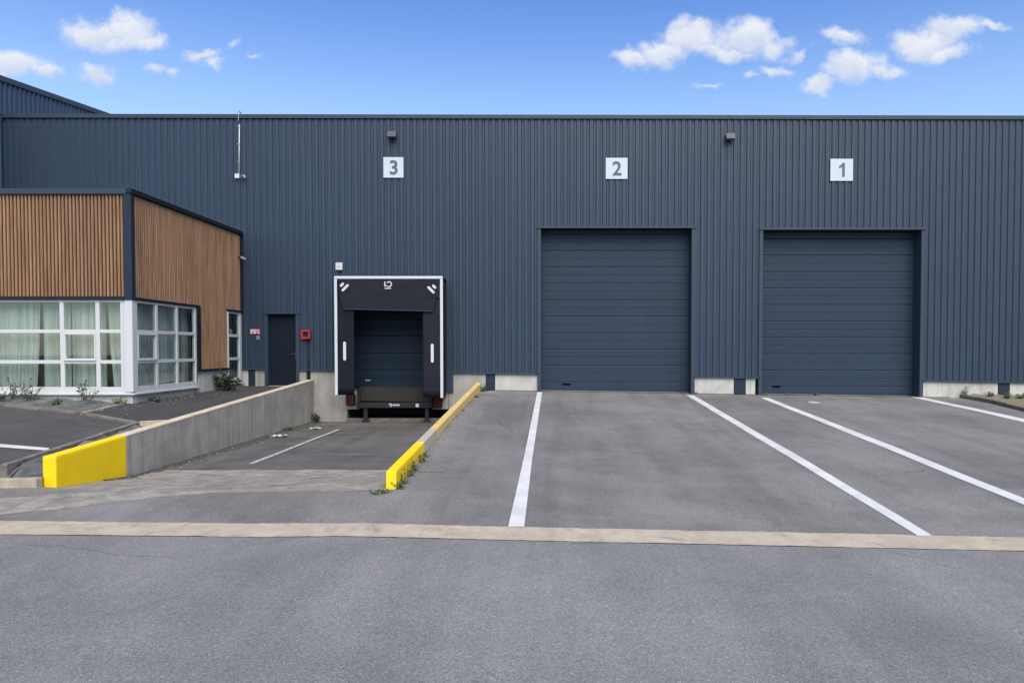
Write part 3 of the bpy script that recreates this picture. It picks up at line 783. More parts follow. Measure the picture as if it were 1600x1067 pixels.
# base wall under the windows
T('base_wall', XFAR, XA-.05, YA+.05, YA+.25, H(1.7), zsb, 'plinth', bev=.01)
T('base_wall', XA-.25, XA-.04, YA+.251, YS0, H(1.7), zsb+.003, 'plinth_dull', bev=.01)
T('base_wall', XA-.25, XA-.06, YS0+.002, YS1, H(1.5), zlowwood-.01, 'plinth', bev=.01)
T('base_wall', XA-.25, XA-.05, YS1+.001, YW-.01, H(1.5), zsb-.02, 'plinth', bev=.01)
# interior
MB().box(XFAR, XA-.26, YA+.26, YW-.1, zsb-.06, zsb-.02).build('office_floor', 'interior', an)
MB().box(XFAR, XA-.3, YA+2.6, YA+2.7, zsb, zcap-.3).build('partition', 'interior', an)
# windows: frames, mullions, transoms, panes; each a part
def window(label, plane, cols, rows, fixed, sash=()):
    """plane 'y': columns run along x at Y=fixed, 'x': columns run along y at X=fixed; cols/rows are bar centre lines with widths"""
    e = bpy.data.objects.new('window', None); COL.objects.link(e); e.parent = an; e['label'] = label
    c0 = cols[0][0]; e.location = (Vector((c0, fixed, rows[0][0])) if plane == 'y' else Vector((fixed, c0, rows[0][0]))) - an.location
    base = e.location+an.location
    def bar(nm, a0, a1, z0, z1, d0, d1, m='white_frame', bev=.006):
        mb = MB()
        if plane == 'y': mb.box(a0, a1, fixed+d0, fixed+d1, z0, z1)
        else: mb.box(fixed-d1, fixed-d0, a0, a1, z0, z1)
        o = mb.build(nm, m, None, bev=bev); o.parent = e; o.location = -base
        return o
    zlo, zhi = rows[0][0]-rows[0][1]/2, rows[-1][0]+rows[-1][1]/2
    for i, (c, wd) in enumerate(cols):
        bar('frame_post' if i in (0, len(cols)-1) else 'mullion', c-wd/2, c+wd/2, zlo, zhi, 0, .08)
    for a, b in zip(cols, cols[1:]):
        s0, s1 = a[0]+a[1]/2, b[0]+b[1]/2*-1
        for j, (z, wd) in enumerate(rows):
            bar('transom' if 0 < j < len(rows)-1 else 'frame_rail', s0, s1, z-wd/2, z+wd/2, .006, .075)
        for j, (r0, r1) in enumerate(zip(rows, rows[1:])):
            z0, z1 = r0[0]+r0[1]/2, r1[0]-r1[1]/2
            k = (cols.index(a), j)
            if k in sash:
                q = .035
                for (u0, u1, v0, v1) in ((s0, s1, z0, z0+q), (s0, s1, z1-q, z1), (s0, s0+q, z0+q, z1-q), (s1-q, s1, z0+q, z1-q)):
                    bar('sash', u0, u1, v0, v1, -.012, .07)
                bar('sash_drip', s0, s1, z0-.012, z0+.004, -.03, -.013, bev=.003)
            bar('pane', s0+.002, s1-.002, z0+.002, z1-.002, .024, .028, 'glass', 0)
    return e
rowsF = [(zsl+.02, .085), (zt2, .075), (zt1, .075), (zhd-.03, .05)]
window('wide white-framed front window with nine panes and mint curtains', 'y',
       [(-15.45, .09), (-14.93, .09), (-13.4, .09), (-11.87, .09), (AX(95.7), .088), (AX(151.7), .088), (AX(189.5), .06)], rowsF, YA+.03, sash=((4, 1),))
window('white-framed window on the annex side, three panes by three', 'x',
       [(onX(213.6, 545, XA).y+.03, .10), (onX(247.6, 545, XA).y, .085), (onX(279.2, 545, XA).y, .085), (onX(307.6, 545, XA).y, .08)], rowsF, XA-.02, sash=((0, 1),))
window('narrow white-framed window beside the metal wall', 'x', [(YS1+.03, .05), (onX(377.3, 545, XA).y, .15)], rowsF, XA-.02)
T('corner_post', AX(192)+.002, XA-.012, YA+.02, onX(212, 545, XA).y, zsb+.052, zhd-.006, 'white_frame', bev=.01)
T('corner_cover', AX(196), XA-.016, YA+.006, YA+.0195, zsb+.052, zhd-.006, 'white_frame', bev=.004)
T('sill', XFAR, XA+.03, YA-.03, YA+.03, zsb-.01, zsb+.022, 'white_frame', bev=.006)
T('sill', XA-.05, XA+.028, YA+.032, YT0, zsb-.01, zsb+.0225, 'white_frame', bev=.006)
T('sill', XA-.05, XA+.04, YS1+.01, YW-.03, zsb-.03, zsb+.005, 'white_frame', bev=.006)
T('sill_upstand', XFAR, XA-.06, YA+.031, YA+.10, zsb+.0, zsl-.021, 'white_frame')
T('sill_upstand', XA-.10, XA-.02, YA+.101, YT0-.002, zsb+.003, zsl-.022, 'white_frame')
# curtains (hung inside)
def curtain(label, plane, a0, a1, fixed, z0, z1, amp=.035, lean=0.0, group=None):
    n = max(12, int((a1-a0)*60)); vs = []; fs = []; ph = random.random()*6
    for i in range(n+1):
        s = i/n; a = a0+(a1-a0)*s
        d = amp*(math.sin(a*38+ph)+.6*math.sin(a*71+2*ph)+.5*math.sin(a*17+ph))*.6
        for zf in (0, .5, 1):
            z = z0+(z1-z0)*zf; aa = a + lean*(1-zf)*(1-zf)*(s if lean < 0 else 1-s)
            vs.append((aa, fixed+d, z) if plane == 'y' else (fixed-d, aa, z))
    for i in range(n):
        for k in (0, 1): fs.append((3*i+k, 3*i+3+k, 3*i+4+k, 3*i+1+k))
    o = MB().add(vs, fs).build('curtain', 'curtain', None, smooth=True)
    return tag(o, label, 'curtain', group)
zc0, zc1 = zsb+.05, zhd+.05
curtain('pale mint curtain in the wide front pane, left of the dark gap', 'y', -15.3, AX(49), YA+.30, zc0, zc1, lean=-.10)
curtain('pale mint curtain in the wide front pane, right of the dark gap', 'y', AX(54), AX(97), YA+.30, zc0, zc1)
curtain('pale mint curtain behind the opening casement of the front window', 'y', AX(98.5), AX(154), YA+.30, zc0, zc1)
curtain('pale mint curtain behind the narrow front panes beside the white corner post', 'y', AX(157), AX(194), YA+.30, zc0, zc1, lean=.12)
for k, (a, b, lab) in enumerate(((213, 247, 'mint curtain behind the side window panes beside the white corner post'), (248, 279, 'mint curtain behind the middle panes of the side window'), (280, 308, 'mint curtain behind the side window panes beside the timber pier'), (357, 381, 'mint curtain behind the narrow window by the metal wall'))):
    ya, yb = onX(a, 545, XA).y+.05, onX(b, 545, XA).y
    curtain(lab, 'x', ya-(.04 if k else -.12), min(yb+(.35 if k < 3 else 0), YW-.12), XA-.28-.03*k, zc0, zc1)

# ================================================================== RAMP WALL AND KERB
rw = thing('ramp_wall', 'grey concrete retaining wall with a bright yellow painted end beside the dock ramp', 'wall', ((XWL0+XWL1)/2, 12, ZR))
def ztopw(y): return CZ-(1.475-.0507*(y-10.16))
YE0, YE1 = 10.12, onX(198, 700, XWL1).y
def wallseg(name, mat, y0, y1, x0, x1, zt, zb, bev=0, n=1, slope_end=0):
    return MB().hexa([(x0, y0, zb), (x1, y0, zb), (x1, y1, zb), (x0, y1, zb)], [(x0, y0+slope_end, zt(y0)), (x1, y0+slope_end, zt(y0)), (x1, y1, zt(y1)), (x0, y1, zt(y1))]).build(name, mat, rw, bev=bev)
wallseg('painted_end', 'yellow', YE0, YE1, XWL0, XWL1, ztopw, ZR-.3, .03)
cuts = [YE1+.004, 14.6, 17.6, YW+.045]
for a, b in zip(cuts, cuts[1:]):
    wallseg('wall_section', 'wall_concrete', a, b-.01, XWL0+.004, XWL1-.003, lambda y: ztopw(y)-.028, ZR-.3, .004)
    wallseg('coping', 'coping', a+.002, b-.012, XWL0-.004, XWL1+.004, ztopw, ztopw(b)-.0, .0) if False else \
    MB().hexa([(XWL0-.003, a, ztopw(a)-.03), (XWL1+.002, a, ztopw(a)-.03), (XWL1+.002, b-.01, ztopw(b)-.03), (XWL0-.003, b-.01, ztopw(b)-.03)],
              [(XWL0-.003, a, ztopw(a)), (XWL1+.002, a, ztopw(a)), (XWL1+.002, b-.01, ztopw(b)), (XWL0-.003, b-.01, ztopw(b))]).build('coping', 'coping', rw, bev=.008)
rk = thing('ramp_kerb', 'low kerb wall with yellow front end and faded ochre top along the ramp', 'kerb wall', ((XK0+XK1)/2, 12, ZR))
def zk(y): return zyard(XK1, y)+.235
KY = [9.55, onX(659, 700, XK1).y, 13.1, 15.9, 18.6, YW-.02]
kx = lambda y: -.095*(1-(y-9.55)/11.9)
KM = ['yellow', 'ochre_worn', 'ochre', 'ochre', 'ochre']
KY[1] = 11.75
for (a, b), mt in zip(zip(KY, KY[1:]), KM):
    b -= .008; e_ = .06 if mt == 'yellow' else 0
    sa, sb = kx(a), kx(b)
    MB().hexa([(XK0+sa, a, ZR-.3), (XK1+sa, a, ZR-.3), (XK1+sb, b, ZR-.3), (XK0+sb, b, ZR-.3)], [(XK0+sa, a+e_, zk(a)), (XK1+sa, a+e_, zk(a)), (XK1+sb, b, zk(b)), (XK0+sb, b, zk(b))]).build('painted_end' if mt == 'yellow' else 'kerb_section', mt, rk, bev=.022)

# ================================================================== DOCK SHELTER
YS = 20.62
S = lambda px, py: onY(px, py, YS)
sh = thing('dock_shelter', 'black fabric dock shelter with white edging around the loading door', 'dock shelter', (S(607, 620).x, YW, S(607, 620).z))
xl, xr, zt_ = S(522.5, 500).x, S(692, 500).x, S(607, 431.5).z
zbl, zbr = S(524, 617.5).z, S(690, 621.5).z
tk = .10
MB().box(xl+.02, xl+tk, YS+.05, YW-.03, zbl, zt_-.02).build('side_wall', 'black_fabric', sh)
MB().box(xr-tk, xr-.02, YS+.05, YW-.03, zbr, zt_-.02).build('side_wall', 'fabric_grey', sh)
MB().box(xl+.02, xr-.02, YS+.05, YW-.03, zt_-.10, zt_-.021).build('roof', 'fabric_grey', sh)
wd = .078
MB().box(xl, xl+wd, YS-.012, YS+.06, zbl, zt_-wd-.002).build('white_edging', 'white_edge', sh, bev=.012)
MB().box(xr-wd, xr, YS-.012, YS+.06, zbr, zt_-wd-.002).build('white_edging', 'white_edge', sh, bev=.012)
MB().box(xl, xr, YS-.012, YS+.06, zt_-wd, zt_).build('white_edging', 'white_edge', sh, bev=.016)
xil, xir = S(552.5, 500).x, S(660, 500).x
def cloth(name, x0, x1, z0, z1, y, mat, nx=10, nz=16, amp=.008):
    vs = []; fs = []
    for i in range(nz+1):
        for k in range(nx+1):
            xq = x0+(x1-x0)*k/nx; zq = z0+(z1-z0)*i/nz
            vs.append((xq, y+amp*wob(xq*3, zq*2, 2)+.02*(k/nx)*(1 if name == 'x' else 0), zq))
    for i in range(nz):
        for k in range(nx):
            a = i*(nx+1)+k; fs.append((a, a+1, a+nx+2, a+nx+1))
    o = MB().add(vs, fs).build(name, mat, sh, smooth=True)
    md = o.modifiers.new('solid', 'SOLIDIFY'); md.thickness = .006
    return o
cloth('side_curtain', xl+wd, xil, zbl+.01, zt_-wd, YS+.03, 'black_fabric')
cloth('side_curtain', xir, xr-wd, zbr+.01, zt_-wd, YS+.03, 'fabric_grey')
cloth('head_curtain', xl+wd, xr-wd, S(607, 484).z+.3, zt_-wd, YS+.012, 'fabric_grey', 24, 10)
fl = [S(530.5, 463), S(536.5, 482), S(677, 485.5), S(682, 466)]
MB().prism([(p.x, p.z) for p in fl], 'y', YS-.028, YS-.012).build('head_flap', 'fabric_grey', sh, bev=.006)
fe = MB(); fe.tube([S(536.5, 483)+Vector((0, -.03, 0)), S(677, 486.3)+Vector((0, -.03, 0))], .014, 6); fe.build('flap_hem', 'trim', sh)
def bar2d(name, c, L, W, ang, mat='white_mark', y=YS-.006, th=.012):
    pts = []; r = W/2
    for s, e0 in ((1, -90), (-1, 90)):
        for k in range(7):
            a = R(e0+k*30); pts.append((s*(L/2-r)+r*math.cos(a), r*math.sin(a)))
    ca, sa = math.cos(ang), math.sin(ang)
    pts = [(c.x+ca*a-sa*b, c.z+sa*a+ca*b) for a, b in pts]
    return MB().prism(pts, 'y', y-th, y).build(name, mat, sh)
for px, py, L, ang in ((534.5, 445, .14, 45), (539.5, 449.8, .26, 45), (678.5, 448, .14, -45), (673.5, 453, .26, -45)):
    bar2d('guide_mark', S(px, py), L, .07, R(ang))
bar2d('guide_mark', S(538.2, 548.5), .53, .08, R(90), y=YS+.024); bar2d('guide_mark', S(675.3, 551.8), .53, .08, R(90), y=YS+.024)
# emblem: angular arrow, a curl and a line of print under it
lg = MB(); c = S(606, 445)
def gl(pts): lg.prism([(c.x+a, c.z+b) for a, b in pts], 'y', YS-.008, YS-.001)
gl([(-.10, .09), (-.07, .09), (-.07, -.01), (-.10, -.05)]); gl([(-.07, .02), (-.02, -.05), (-.10, -.05)]); 
for k in range(7):
    a0, a1 = R(150-k*40), R(150-(k+1)*40)
    r0, r1 = .055, .085
    cx_, cz_ = .035, .015
    lg.prism([(c.x+cx_+r0*math.cos(a0), c.z+cz_+r0*math.sin(a0)), (c.x+cx_+r1*math.cos(a0), c.z+cz_+r1*math.sin(a0)), (c.x+cx_+r1*math.cos(a1), c.z+cz_+r1*math.sin(a1)), (c.x+cx_+r0*math.cos(a1), c.z+cz_+r0*math.sin(a1))], 'y', YS-.008, YS-.001)
for k in range(6): gl([(-.09+k*.031, -.085), (-.067+k*.031, -.085), (-.067+k*.031, -.118), (-.09+k*.031, -.118)])
lg.build('emblem', 'white_mark', sh)
# dock leveller
YLV = YW-.22
L_ = lambda px, py: onY(px, py, YLV)
lv = thing('dock_leveller', 'dark steel dock leveller with worn lip and two legs under the shelter', 'dock leveller', L_(612, 655))
MB().hexa([(L_(559, 0).x, YLV-.02, L_(0, 626).z), (L_(669, 0).x, YLV-.02, L_(0, 628).z), (L_(669, 0).x, YLV+.03, L_(0, 628).z), (L_(559, 0).x, YLV+.03, L_(0, 626).z)],
          [(L_(557, 0).x, YLV+.05, L_(0, 604).z), (L_(663, 0).x, YLV+.05, L_(0, 606).z), (L_(663, 0).x, YLV+.09, L_(0, 606).z), (L_(557, 0).x, YLV+.09, L_(0, 604).z)]).build('lip', 'lip_steel', lv, bev=.006)
MB().box(L_(557, 0).x, L_(664, 0).x, YLV+.092, YW+.6, zdock-.04, zdock+.0).build('platform', 'steel_dark', lv)
bm_ = MB().box(L_(553, 0).x, L_(673, 0).x, YLV-.05, YLV+.10, L_(0, 637).z, L_(0, 628.5).z).build('beam', 'steel_dark', lv, bev=.01)
for px in (566.5, 664):
    MB().box(L_(px-3, 0).x, L_(px+3, 0).x, YLV+.0, YLV+.09, ZR-.03, L_(0, 637).z-.001).build('leg', 'steel_dark', lv, bev=.006)
    MB().box(L_(px-6, 0).x, L_(px+6, 0).x, YLV-.05, YLV+.12, ZR-.05, ZR-.005).build('foot_plate', 'steel_dark', lv)
for px in (556.5, 670):
    MB().box(L_(px-2, 0).x, L_(px+2, 0).x, YLV-.06, YLV+.02, L_(0, 630).z, L_(0, 606).z).build('cheek_plate', 'steel_dark', lv, bev=.005)
em = MB(); c = L_(611, 632.5)
for k in range(8):
    a0, a1 = R(200-k*38), R(200-(k+1)*38)
    em.prism([(c.x+.025*math.cos(a0), c.z+.025*math.sin(a0)), (c.x+.05*math.cos(a0), c.z+.05*math.sin(a0)), (c.x+.05*math.cos(a1), c.z+.05*math.sin(a1)), (c.x+.025*math.cos(a1), c.z+.025*math.sin(a1))], 'y', YLV-.056, YLV-.05)
em.build('emblem', 'white_mark', lv); em = MB()
for k in range(6): em.prism([(c.x+.075+k*.032, c.z-.02), (c.x+.1+k*.032, c.z-.02), (c.x+.1+k*.032, c.z+.022), (c.x+.075+k*.032, c.z+.022)], 'y', YLV-.056, YLV-.05)
o = em.build('lettering', 'white_mark', lv); o['kind'] = 'stuff'
c = L_(652.5, 633); MB().box(c.x-.045, c.x+.045, YLV-.056, YLV-.05, c.z-.05, c.z+.05).build('sticker', 'white_mark', lv)
for a, b, ya, yb, side in ((540, 552.5, 618.5, 632.5, 'concrete corbel next to the long retaining wall'), (675, 689, 622, 636, 'concrete corbel next to the ochre kerb')):
    p0, p1 = onY(a, ya, YW-.14), onY(b, yb, YW-.14)
    e = thing('dock_bumper', 'dull red dock bumper on the '+side, 'bumper', ((p0.x+p1.x)/2, YW, p1.z))
    MB().box(p0.x, p1.x, YW-.14, YW-.02, p1.z, p0.z).build('rubber_block', 'red_dull', e, bev=.02)
    MB().box(p0.x-.02, p1.x+.02, YW-.02, YW+.02, p1.z-.03, p0.z+.03).build('back_plate', 'steel_dark', e)
    for q in (.3, .7):
        MB().tube([((p0.x+p1.x)/2, YW-.15, p1.z+(p0.z-p1.z)*q), ((p0.x+p1.x)/2, YW-.13, p1.z+(p0.z-p1.z)*q)], .03, 10).build('bolt', 'steel_dark', e)

# ================================================================== THINGS ON THE WALL
def digit(ch, c, size, mat, parent):
    if ch == '1':
        pts = [(.075, -.2), (.075, .2), (.015, .2), (-.02, .15), (-.085, .105), (-.085, .045), (-.03, .07), (.005, .1), (.005, -.2)]
        me = MB().prism([(x, z) for x, z in pts], 'y', -.004, .004).mesh('digit'); return link('digit', me, mat, parent, c)
    cu = bpy.data.curves.new('digit', 'FONT'); cu.body = ch; cu.size = size; cu.extrude = .004; cu.offset = .0105; cu.align_x = 'CENTER'
    ob = bpy.data.objects.new('digit_tmp', cu); COL.objects.link(ob); bpy.context.view_layer.update()
    me = bpy.data.meshes.new_from_object(ob.evaluated_get(bpy.context.evaluated_depsgraph_get()))
    bpy.data.objects.remove(ob)
    xs_ = [v.co.x for v in me.vertices]; ys_ = [v.co.y for v in me.vertices]
    cx, cy = (min(xs_)+max(xs_))/2, (min(ys_)+max(ys_))/2
    for v in me.vertices: v.co = Vector((v.co.x-cx, -v.co.z, v.co.y-cy))
    me.update(); me.materials.clear()
    return link('digit', me, mat, parent, c)
for ch, a, b, c_, d_, lab in (('3', 599, 246, 630.5, 278, 'square white sign with a grey number 3 above the dock shelter'), ('2', 946.5, 247, 980.5, 280, 'square white sign with a grey number 2 over a closed sectional door'), ('1', 1297.5, 248.5, 1332.5, 283, 'square white sign with a grey number 1 over the door farthest from the annex')):
    p0, p1 = onY(a, b, YW-.02), onY(c_, d_, YW-.02)
    e = thing('number_sign', lab, 'sign', ((p0.x+p1.x)/2, YW, p1.z))
    MB().box(p0.x, p1.x, YW-.03, YW-.001, p1.z, p0.z).build('plate', 'sign_white', e, bev=.006)
    digit(ch, Vector(((p0.x+p1.x)/2+.01, YW-.034, (p0.z+p1.z)/2)), .56, 'sign_digit', e)
for px, py, lab in ((612.5, 211, 'small black floodlight above the number 3 sign'), (1141, 214, 'small black floodlight between the number 2 and number 1 signs')):
    p = onY(px, py, YW-.1)
    e = thing('wall_floodlight', lab, 'lamp', (p.x, YW, p.z-.1), 'wall floodlights')
    MB().prism([(YW-.05, p.z+.10), (YW-.13, p.z+.10), (YW-.22, p.z-.08), (YW-.20, p.z-.105), (YW-.05, p.z-.07)], 'x', p.x-.125, p.x+.125).build('housing', 'lamp_black', e, bev=.006)
    MB().prism([(YW-.1335, p.z+.097), (YW-.1385, p.z+.097), (YW-.2225, p.z-.075), (YW-.2165, p.z-.078)], 'x', p.x-.09, p.x+.09).build('cooling_face', 'lamp_glass', e)
    MB().prism([(YW-.19, p.z-.104), (YW-.07, p.z-.078), (YW-.07, p.z-.084), (YW-.19, p.z-.110)], 'x', p.x-.11, p.x+.11).build('lens', 'lamp_glass', e)
    MB().box(p.x-.04, p.x+.04, YW-.06, YW, p.z-.05, p.z+.06).build('bracket', 'lamp_black', e)
# conduit with junction box and camera
p0, p1 = onY(373, 178, YW-.06), onY(373, 272, YW-.02)
e = thing('cable_conduit', 'thin white conduit dropping from the roof edge to a junction box', 'conduit', (p1.x, YW, p1.z))
arc = [Vector((p0.x, YW+.12, ztop(p0.x)+.01)), Vector((p0.x, YW+.08, ztop(p0.x)+.07)), Vector((p0.x, YW-.01, ztop(p0.x)+.085)), Vector((p0.x, YW-.075, ztop(p0.x)+.04)), Vector((p0.x, YW-.08, ztop(p0.x)-.16)), Vector((p0.x, YW-.022, ztop(p0.x)-.3))]
MB().tube(arc, .014, 8).build('roof_bend', 'grey_plastic', e, smooth=True)
MB().tube([arc[-1]+Vector((0, 0, .02)), Vector((p1.x+.01, YW-.022, p1.z))], .017, 8).build('pipe', 'white_frame', e, smooth=True)
jb = onY(370.7, 275.5, YW-.04)
MB().box(jb.x-.065, jb.x+.065, YW-.075, YW, jb.z-.065, jb.z+.065).build('junction_box', 'white_frame', e, bev=.01)
for k in range(3):
    z = p1.z+.35+k*.5; MB().box(p1.x-.03, p1.x+.04, YW-.045, YW, z-.012, z+.012).build('clip', 'grey_plastic', e)
cc_ = onY(379, 275.5, YW-.1)
e = thing('security_camera', 'small white security camera beside the junction box', 'camera', (cc_.x, YW, cc_.z))
MB().tube([(cc_.x, YW, cc_.z), (cc_.x, YW-.05, cc_.z)], .05, 12).build('mount', 'white_frame', e)
MB().tube([(cc_.x-.02, YW-.04, cc_.z+.01), (cc_.x+.03, YW-.2, cc_.z-.03)], .042, 12).build('camera_body', 'white_frame', e, smooth=False)
MB().tube([(cc_.x+.03, YW-.2, cc_.z-.03), (cc_.x+.034, YW-.215, cc_.z-.034)], .033, 12).build('lens', 'lamp_black', e)
p = onX(379, 404.5, XA+.03)
e = thing('security_camera', 'small dark camera on the end of the timber wall', 'camera', (XA, p.y-.15, p.z))
MB().tube([(XA-.03, p.y-.17, p.z+.03), (XA+.06, p.y-.17, p.z+.02)], .03, 10).build('mount', 'lamp_black', e)
MB().tube([(XA+.06, p.y-.22, p.z+.02), (XA+.17, p.y-.15, p.z-.03)], .035, 10).build('camera_body', 'grey_plastic', e)
# alarm box over the shelter corner
p0, p1 = onY(524.3, 410.5, YW-.05), onY(535, 422, YW-.05)
e = thing('alarm_box', 'small white box on the wall above the corner of the dock shelter', 'alarm', ((p0.x+p1.x)/2, YW, p1.z))
MB().box(p0.x, p1.x, YW-.07, YW, p1.z, p0.z).build('case', 'white_frame', e, bev=.012)
cx = (p0.x+p1.x)/2
MB().box(cx-.002, cx+.002, YW-.0725, YW-.07, p1.z+.01, p0.z-.01).box(p0.x+.01, p1.x-.01, YW-.0725, YW-.0702, p1.z+.09, p1.z+.094).build('seam', 'grey_plastic', e)
MB().tube([(cx, YW-.04, p1.z), (cx, YW-.04, p1.z-.04)], .022, 10).build('cable_gland', 'lamp_black', e)
# notice, keypad and alarm point by the personnel door
p0, p1 = onY(390.6, 513.8, YW-.02), onY(406.3, 522.2, YW-.02)
e = thing('safety_notice', 'small pink and white notice between the narrow window and the grey door', 'sign', ((p0.x+p1.x)/2, YW, p1.z))
MB().box(p0.x, p1.x, YW-.02, YW-.0005, p1.z, p0.z).build('plate', 'pink', e)
W_ = p1.x-p0.x; Hh = p0.z-p1.z
sy = MB()
for a, b, c_, d_ in ((.06, .30, .55, .88), (.34, .62, .60, .86), (.66, .9, .62, .80), (.06, .20, .12, .45), (.78, .94, .10, .42)):
    sy.box(p0.x+W_*a, p0.x+W_*b, YW-.024, YW-.0205, p1.z+Hh*c_, p1.z+Hh*d_)
sy.prism([(p0.x+W_*.26, p1.z+Hh*.40), (p0.x+W_*.5, p1.z+Hh*.10), (p0.x+W_*.72, p1.z+Hh*.38), (p0.x+W_*.5, p1.z+Hh*.5)], 'y', YW-.024, YW-.0205)
sy.build('print', 'sign_white', e)
p = onY(402.7, 527.8, YW-.02)
e = thing('door_keypad', 'small grey keypad under the pink notice', 'keypad', (p.x, YW, p.z))
MB().box(p.x-.05, p.x+.05, YW-.035, YW, p.z-.055, p.z+.055).build('case', 'grey_plastic', e, bev=.008)
for i in range(3):
    for k in range(3): MB().box(p.x-.035+k*.025, p.x-.017+k*.025, YW-.039, YW-.035, p.z-.03+i*.025, p.z-.014+i*.025).build('key', 'sign_digit', e)
p0, p1 = onY(470, 515.5, YW-.12), onY(484.7, 529.6, YW-.12)
e = thing('fire_alarm_box', 'red fire alarm box with a dark window right of the grey door', 'alarm', ((p0.x+p1.x)/2, YW, p1.z))
fr_ = .062
for u0, u1, v0, v1 in ((p0.x, p1.x, p1.z, p1.z+fr_), (p0.x, p1.x, p0.z-fr_, p0.z), (p0.x, p0.x+fr_, p1.z+fr_+.001, p0.z-fr_-.001), (p1.x-fr_, p1.x, p1.z+fr_+.001, p0.z-fr_-.001)):
    MB().box(u0, u1, YW-.13, YW, v0, v1).build('frame', 'red', e, bev=.006)
MB().box(p0.x+fr_, p1.x-fr_, YW-.06, YW-.002, p1.z+fr_, p0.z-fr_).build('window', 'trim_dark', e)
q = onY(477, 521.5, YW-.06); MB().box(q.x-.02, q.x+.02, YW-.075, YW-.06, q.z-.06, q.z+.02).build('call_handle', 'red_dull', e)
p = onY(481.7, 531, YW-.03)
tag(MB().tube([(p.x, YW-.02, p.z+.02), (p.x, YW-.02, CZ-1.0)], .016, 8).build('cable_pipe', 'column', None, smooth=True), 'thin dark blue pipe running down from the red fire alarm box', 'pipe')

# ================================================================== PLANTS, LITTER
def leaf(mb, p, d, L, wd, nrm):
    d = d.normalized(); s = d.cross(nrm).normalized()*wd/2; n2 = s.cross(d).normalized()
    a = p; m1 = p+d*L*.45+s+n2*L*.06; m2 = p+d*L*.45-s+n2*L*.06; e_ = p+d*L-n2*L*.15; c = p+d*L*.45
    mb.add([a, m1, e_, m2, c], [(0, 1, 4), (1, 2, 4), (2, 3, 4), (3, 0, 4)])
def plant(name, label, cat, loc, h, spread, nstem, nleaf, L, mats, group=None, upright=.9, stem_r=.006):
    e = thing(name, label, cat, loc, group); loc = Vector(loc)
    st = MB(); lv_ = {m: MB() for m in mats}
    for i in range(nstem):
        a = random.random()*6.283; rr = random.random()**.6*spread
        top = loc+Vector((math.cos(a)*rr, math.sin(a)*rr, h*random.uniform(.45, 1)*(1-.35*rr/max(spread, .01))))
        b0 = loc+Vector((math.cos(a)*rr*.25, math.sin(a)*rr*.25, -.03))
        mid = b0.lerp(top, .5)+Vector((random.uniform(-1, 1), random.uniform(-1, 1), .3))*h*.10
        st.tube([b0, mid, top], stem_r, 4, stem_r*.4)
        for k in range(nleaf):
            s = random.uniform(.15, 1.05); p = (b0.lerp(mid, s*2) if s < .5 else mid.lerp(top, (s-.5)*2))
            d = Vector((random.gauss(0, 1), random.gauss(0, 1), random.gauss(.25, .6)))
            leaf(lv_[random.choice(mats)], p+d.normalized()*L*.3*random.random(), d, L*random.uniform(.6, 1.25), L*.5*random.uniform(.7, 1.2), Vector((random.gauss(0, .5), random.gauss(0, .5), 1)))
    st.build('stem', 'twig', e)
    for m in mats:
        if lv_[m].v: lv_[m].build('foliage', m, e)
    return e
plant('wild_shrub', 'leafy dark green shrub growing against the timber pier of the annex', 'shrub', (XA+.28, 19.75, zan(19.7)-.0), .62, .36, 34, 26, .085, ['leaf', 'leaf_dark', 'leaf'])
plant('weed', 'low green weed trailing at the foot of the annex side window', 'weed', (XA+.12, 16.35, zan(16.3)), .14, .16, 14, 12, .05, ['leaf', 'leaf_dark'])
plant('weed', 'spreading green weed at the base corner of the annex', 'weed', (XA-.24, 15.55, CZ-1.18), .16, .22, 18, 12, .05, ['leaf', 'leaf_light'])
plant('weed', 'green weed growing through the membrane of the planting bed', 'weed', (-9.95, 14.95, CZ-1.14), .16, .14, 14, 12, .05, ['leaf_light', 'leaf'], 'weeds in the planting bed')
plant('weed', 'green weed growing through the membrane of the planting bed', 'weed', (-11.15, 15.1, CZ-1.02), .15, .16, 14, 12, .05, ['leaf_light', 'leaf'], 'weeds in the planting bed')
for px, hh, lab in ((16, .62, 'sparse half-dead shrub before the wide pane, left of the curtain gap'), (45, .55, 'sparse half-dead shrub standing in front of the dark curtain gap'), (132, .42, 'sparse half-dead shrub in front of the casement window pane')):
    xx = AX(px)*.975
    plant('dry_shrub', lab, 'shrub', (xx, 15.35, CZ-1.06), hh, .24, 11, 9, .075, ['leaf_dry', 'leaf_dark'], stem_r=.007)
plant('weed', 'dark leafy weed in the corner where the ramp wall meets the dock', 'weed', (XWL1+.16, 21.2, ZR-.02), .32, .15, 16, 16, .07, ['leaf', 'leaf_dark'])
q = onR(452, 671); plant('weed', 'low green weed at the foot of the ramp wall', 'weed', (XWL1+.10, 19.0, ZR-.03), .16, .14, 14, 12, .05, ['leaf', 'leaf_light'])
for y, hh in ((9.62, .16), (9.9, .2), (10.35, .2), (10.7, .22), (11.25, .2), (11.6, .13), (13.0, .10), (14.2, .10), (15.6, .12), (16.6, .13), (18.2, .1), (19.6, .12)):
    plant('weed', 'small green weed growing along the outer foot of the ochre and yellow kerb', 'weed', (XK1+.04+kx(y), y, zyard(XK1, y)), hh, .09, 10, 9, .042, ['leaf_light', 'leaf'], 'weeds along the ramp kerb')
plant('weed', 'green weed tuft behind the far end of the ochre kerb', 'weed', (XK1+.10, 21.3, zyard(XK1, 21.3)), .24, .13, 14, 12, .05, ['leaf_dark', 'leaf'])
q = onG(593, 771); plant('weed', 'flat weed patch in front of the yellow kerb end', 'weed', q, .07, .16, 16, 10, .04, ['leaf', 'leaf_light'])
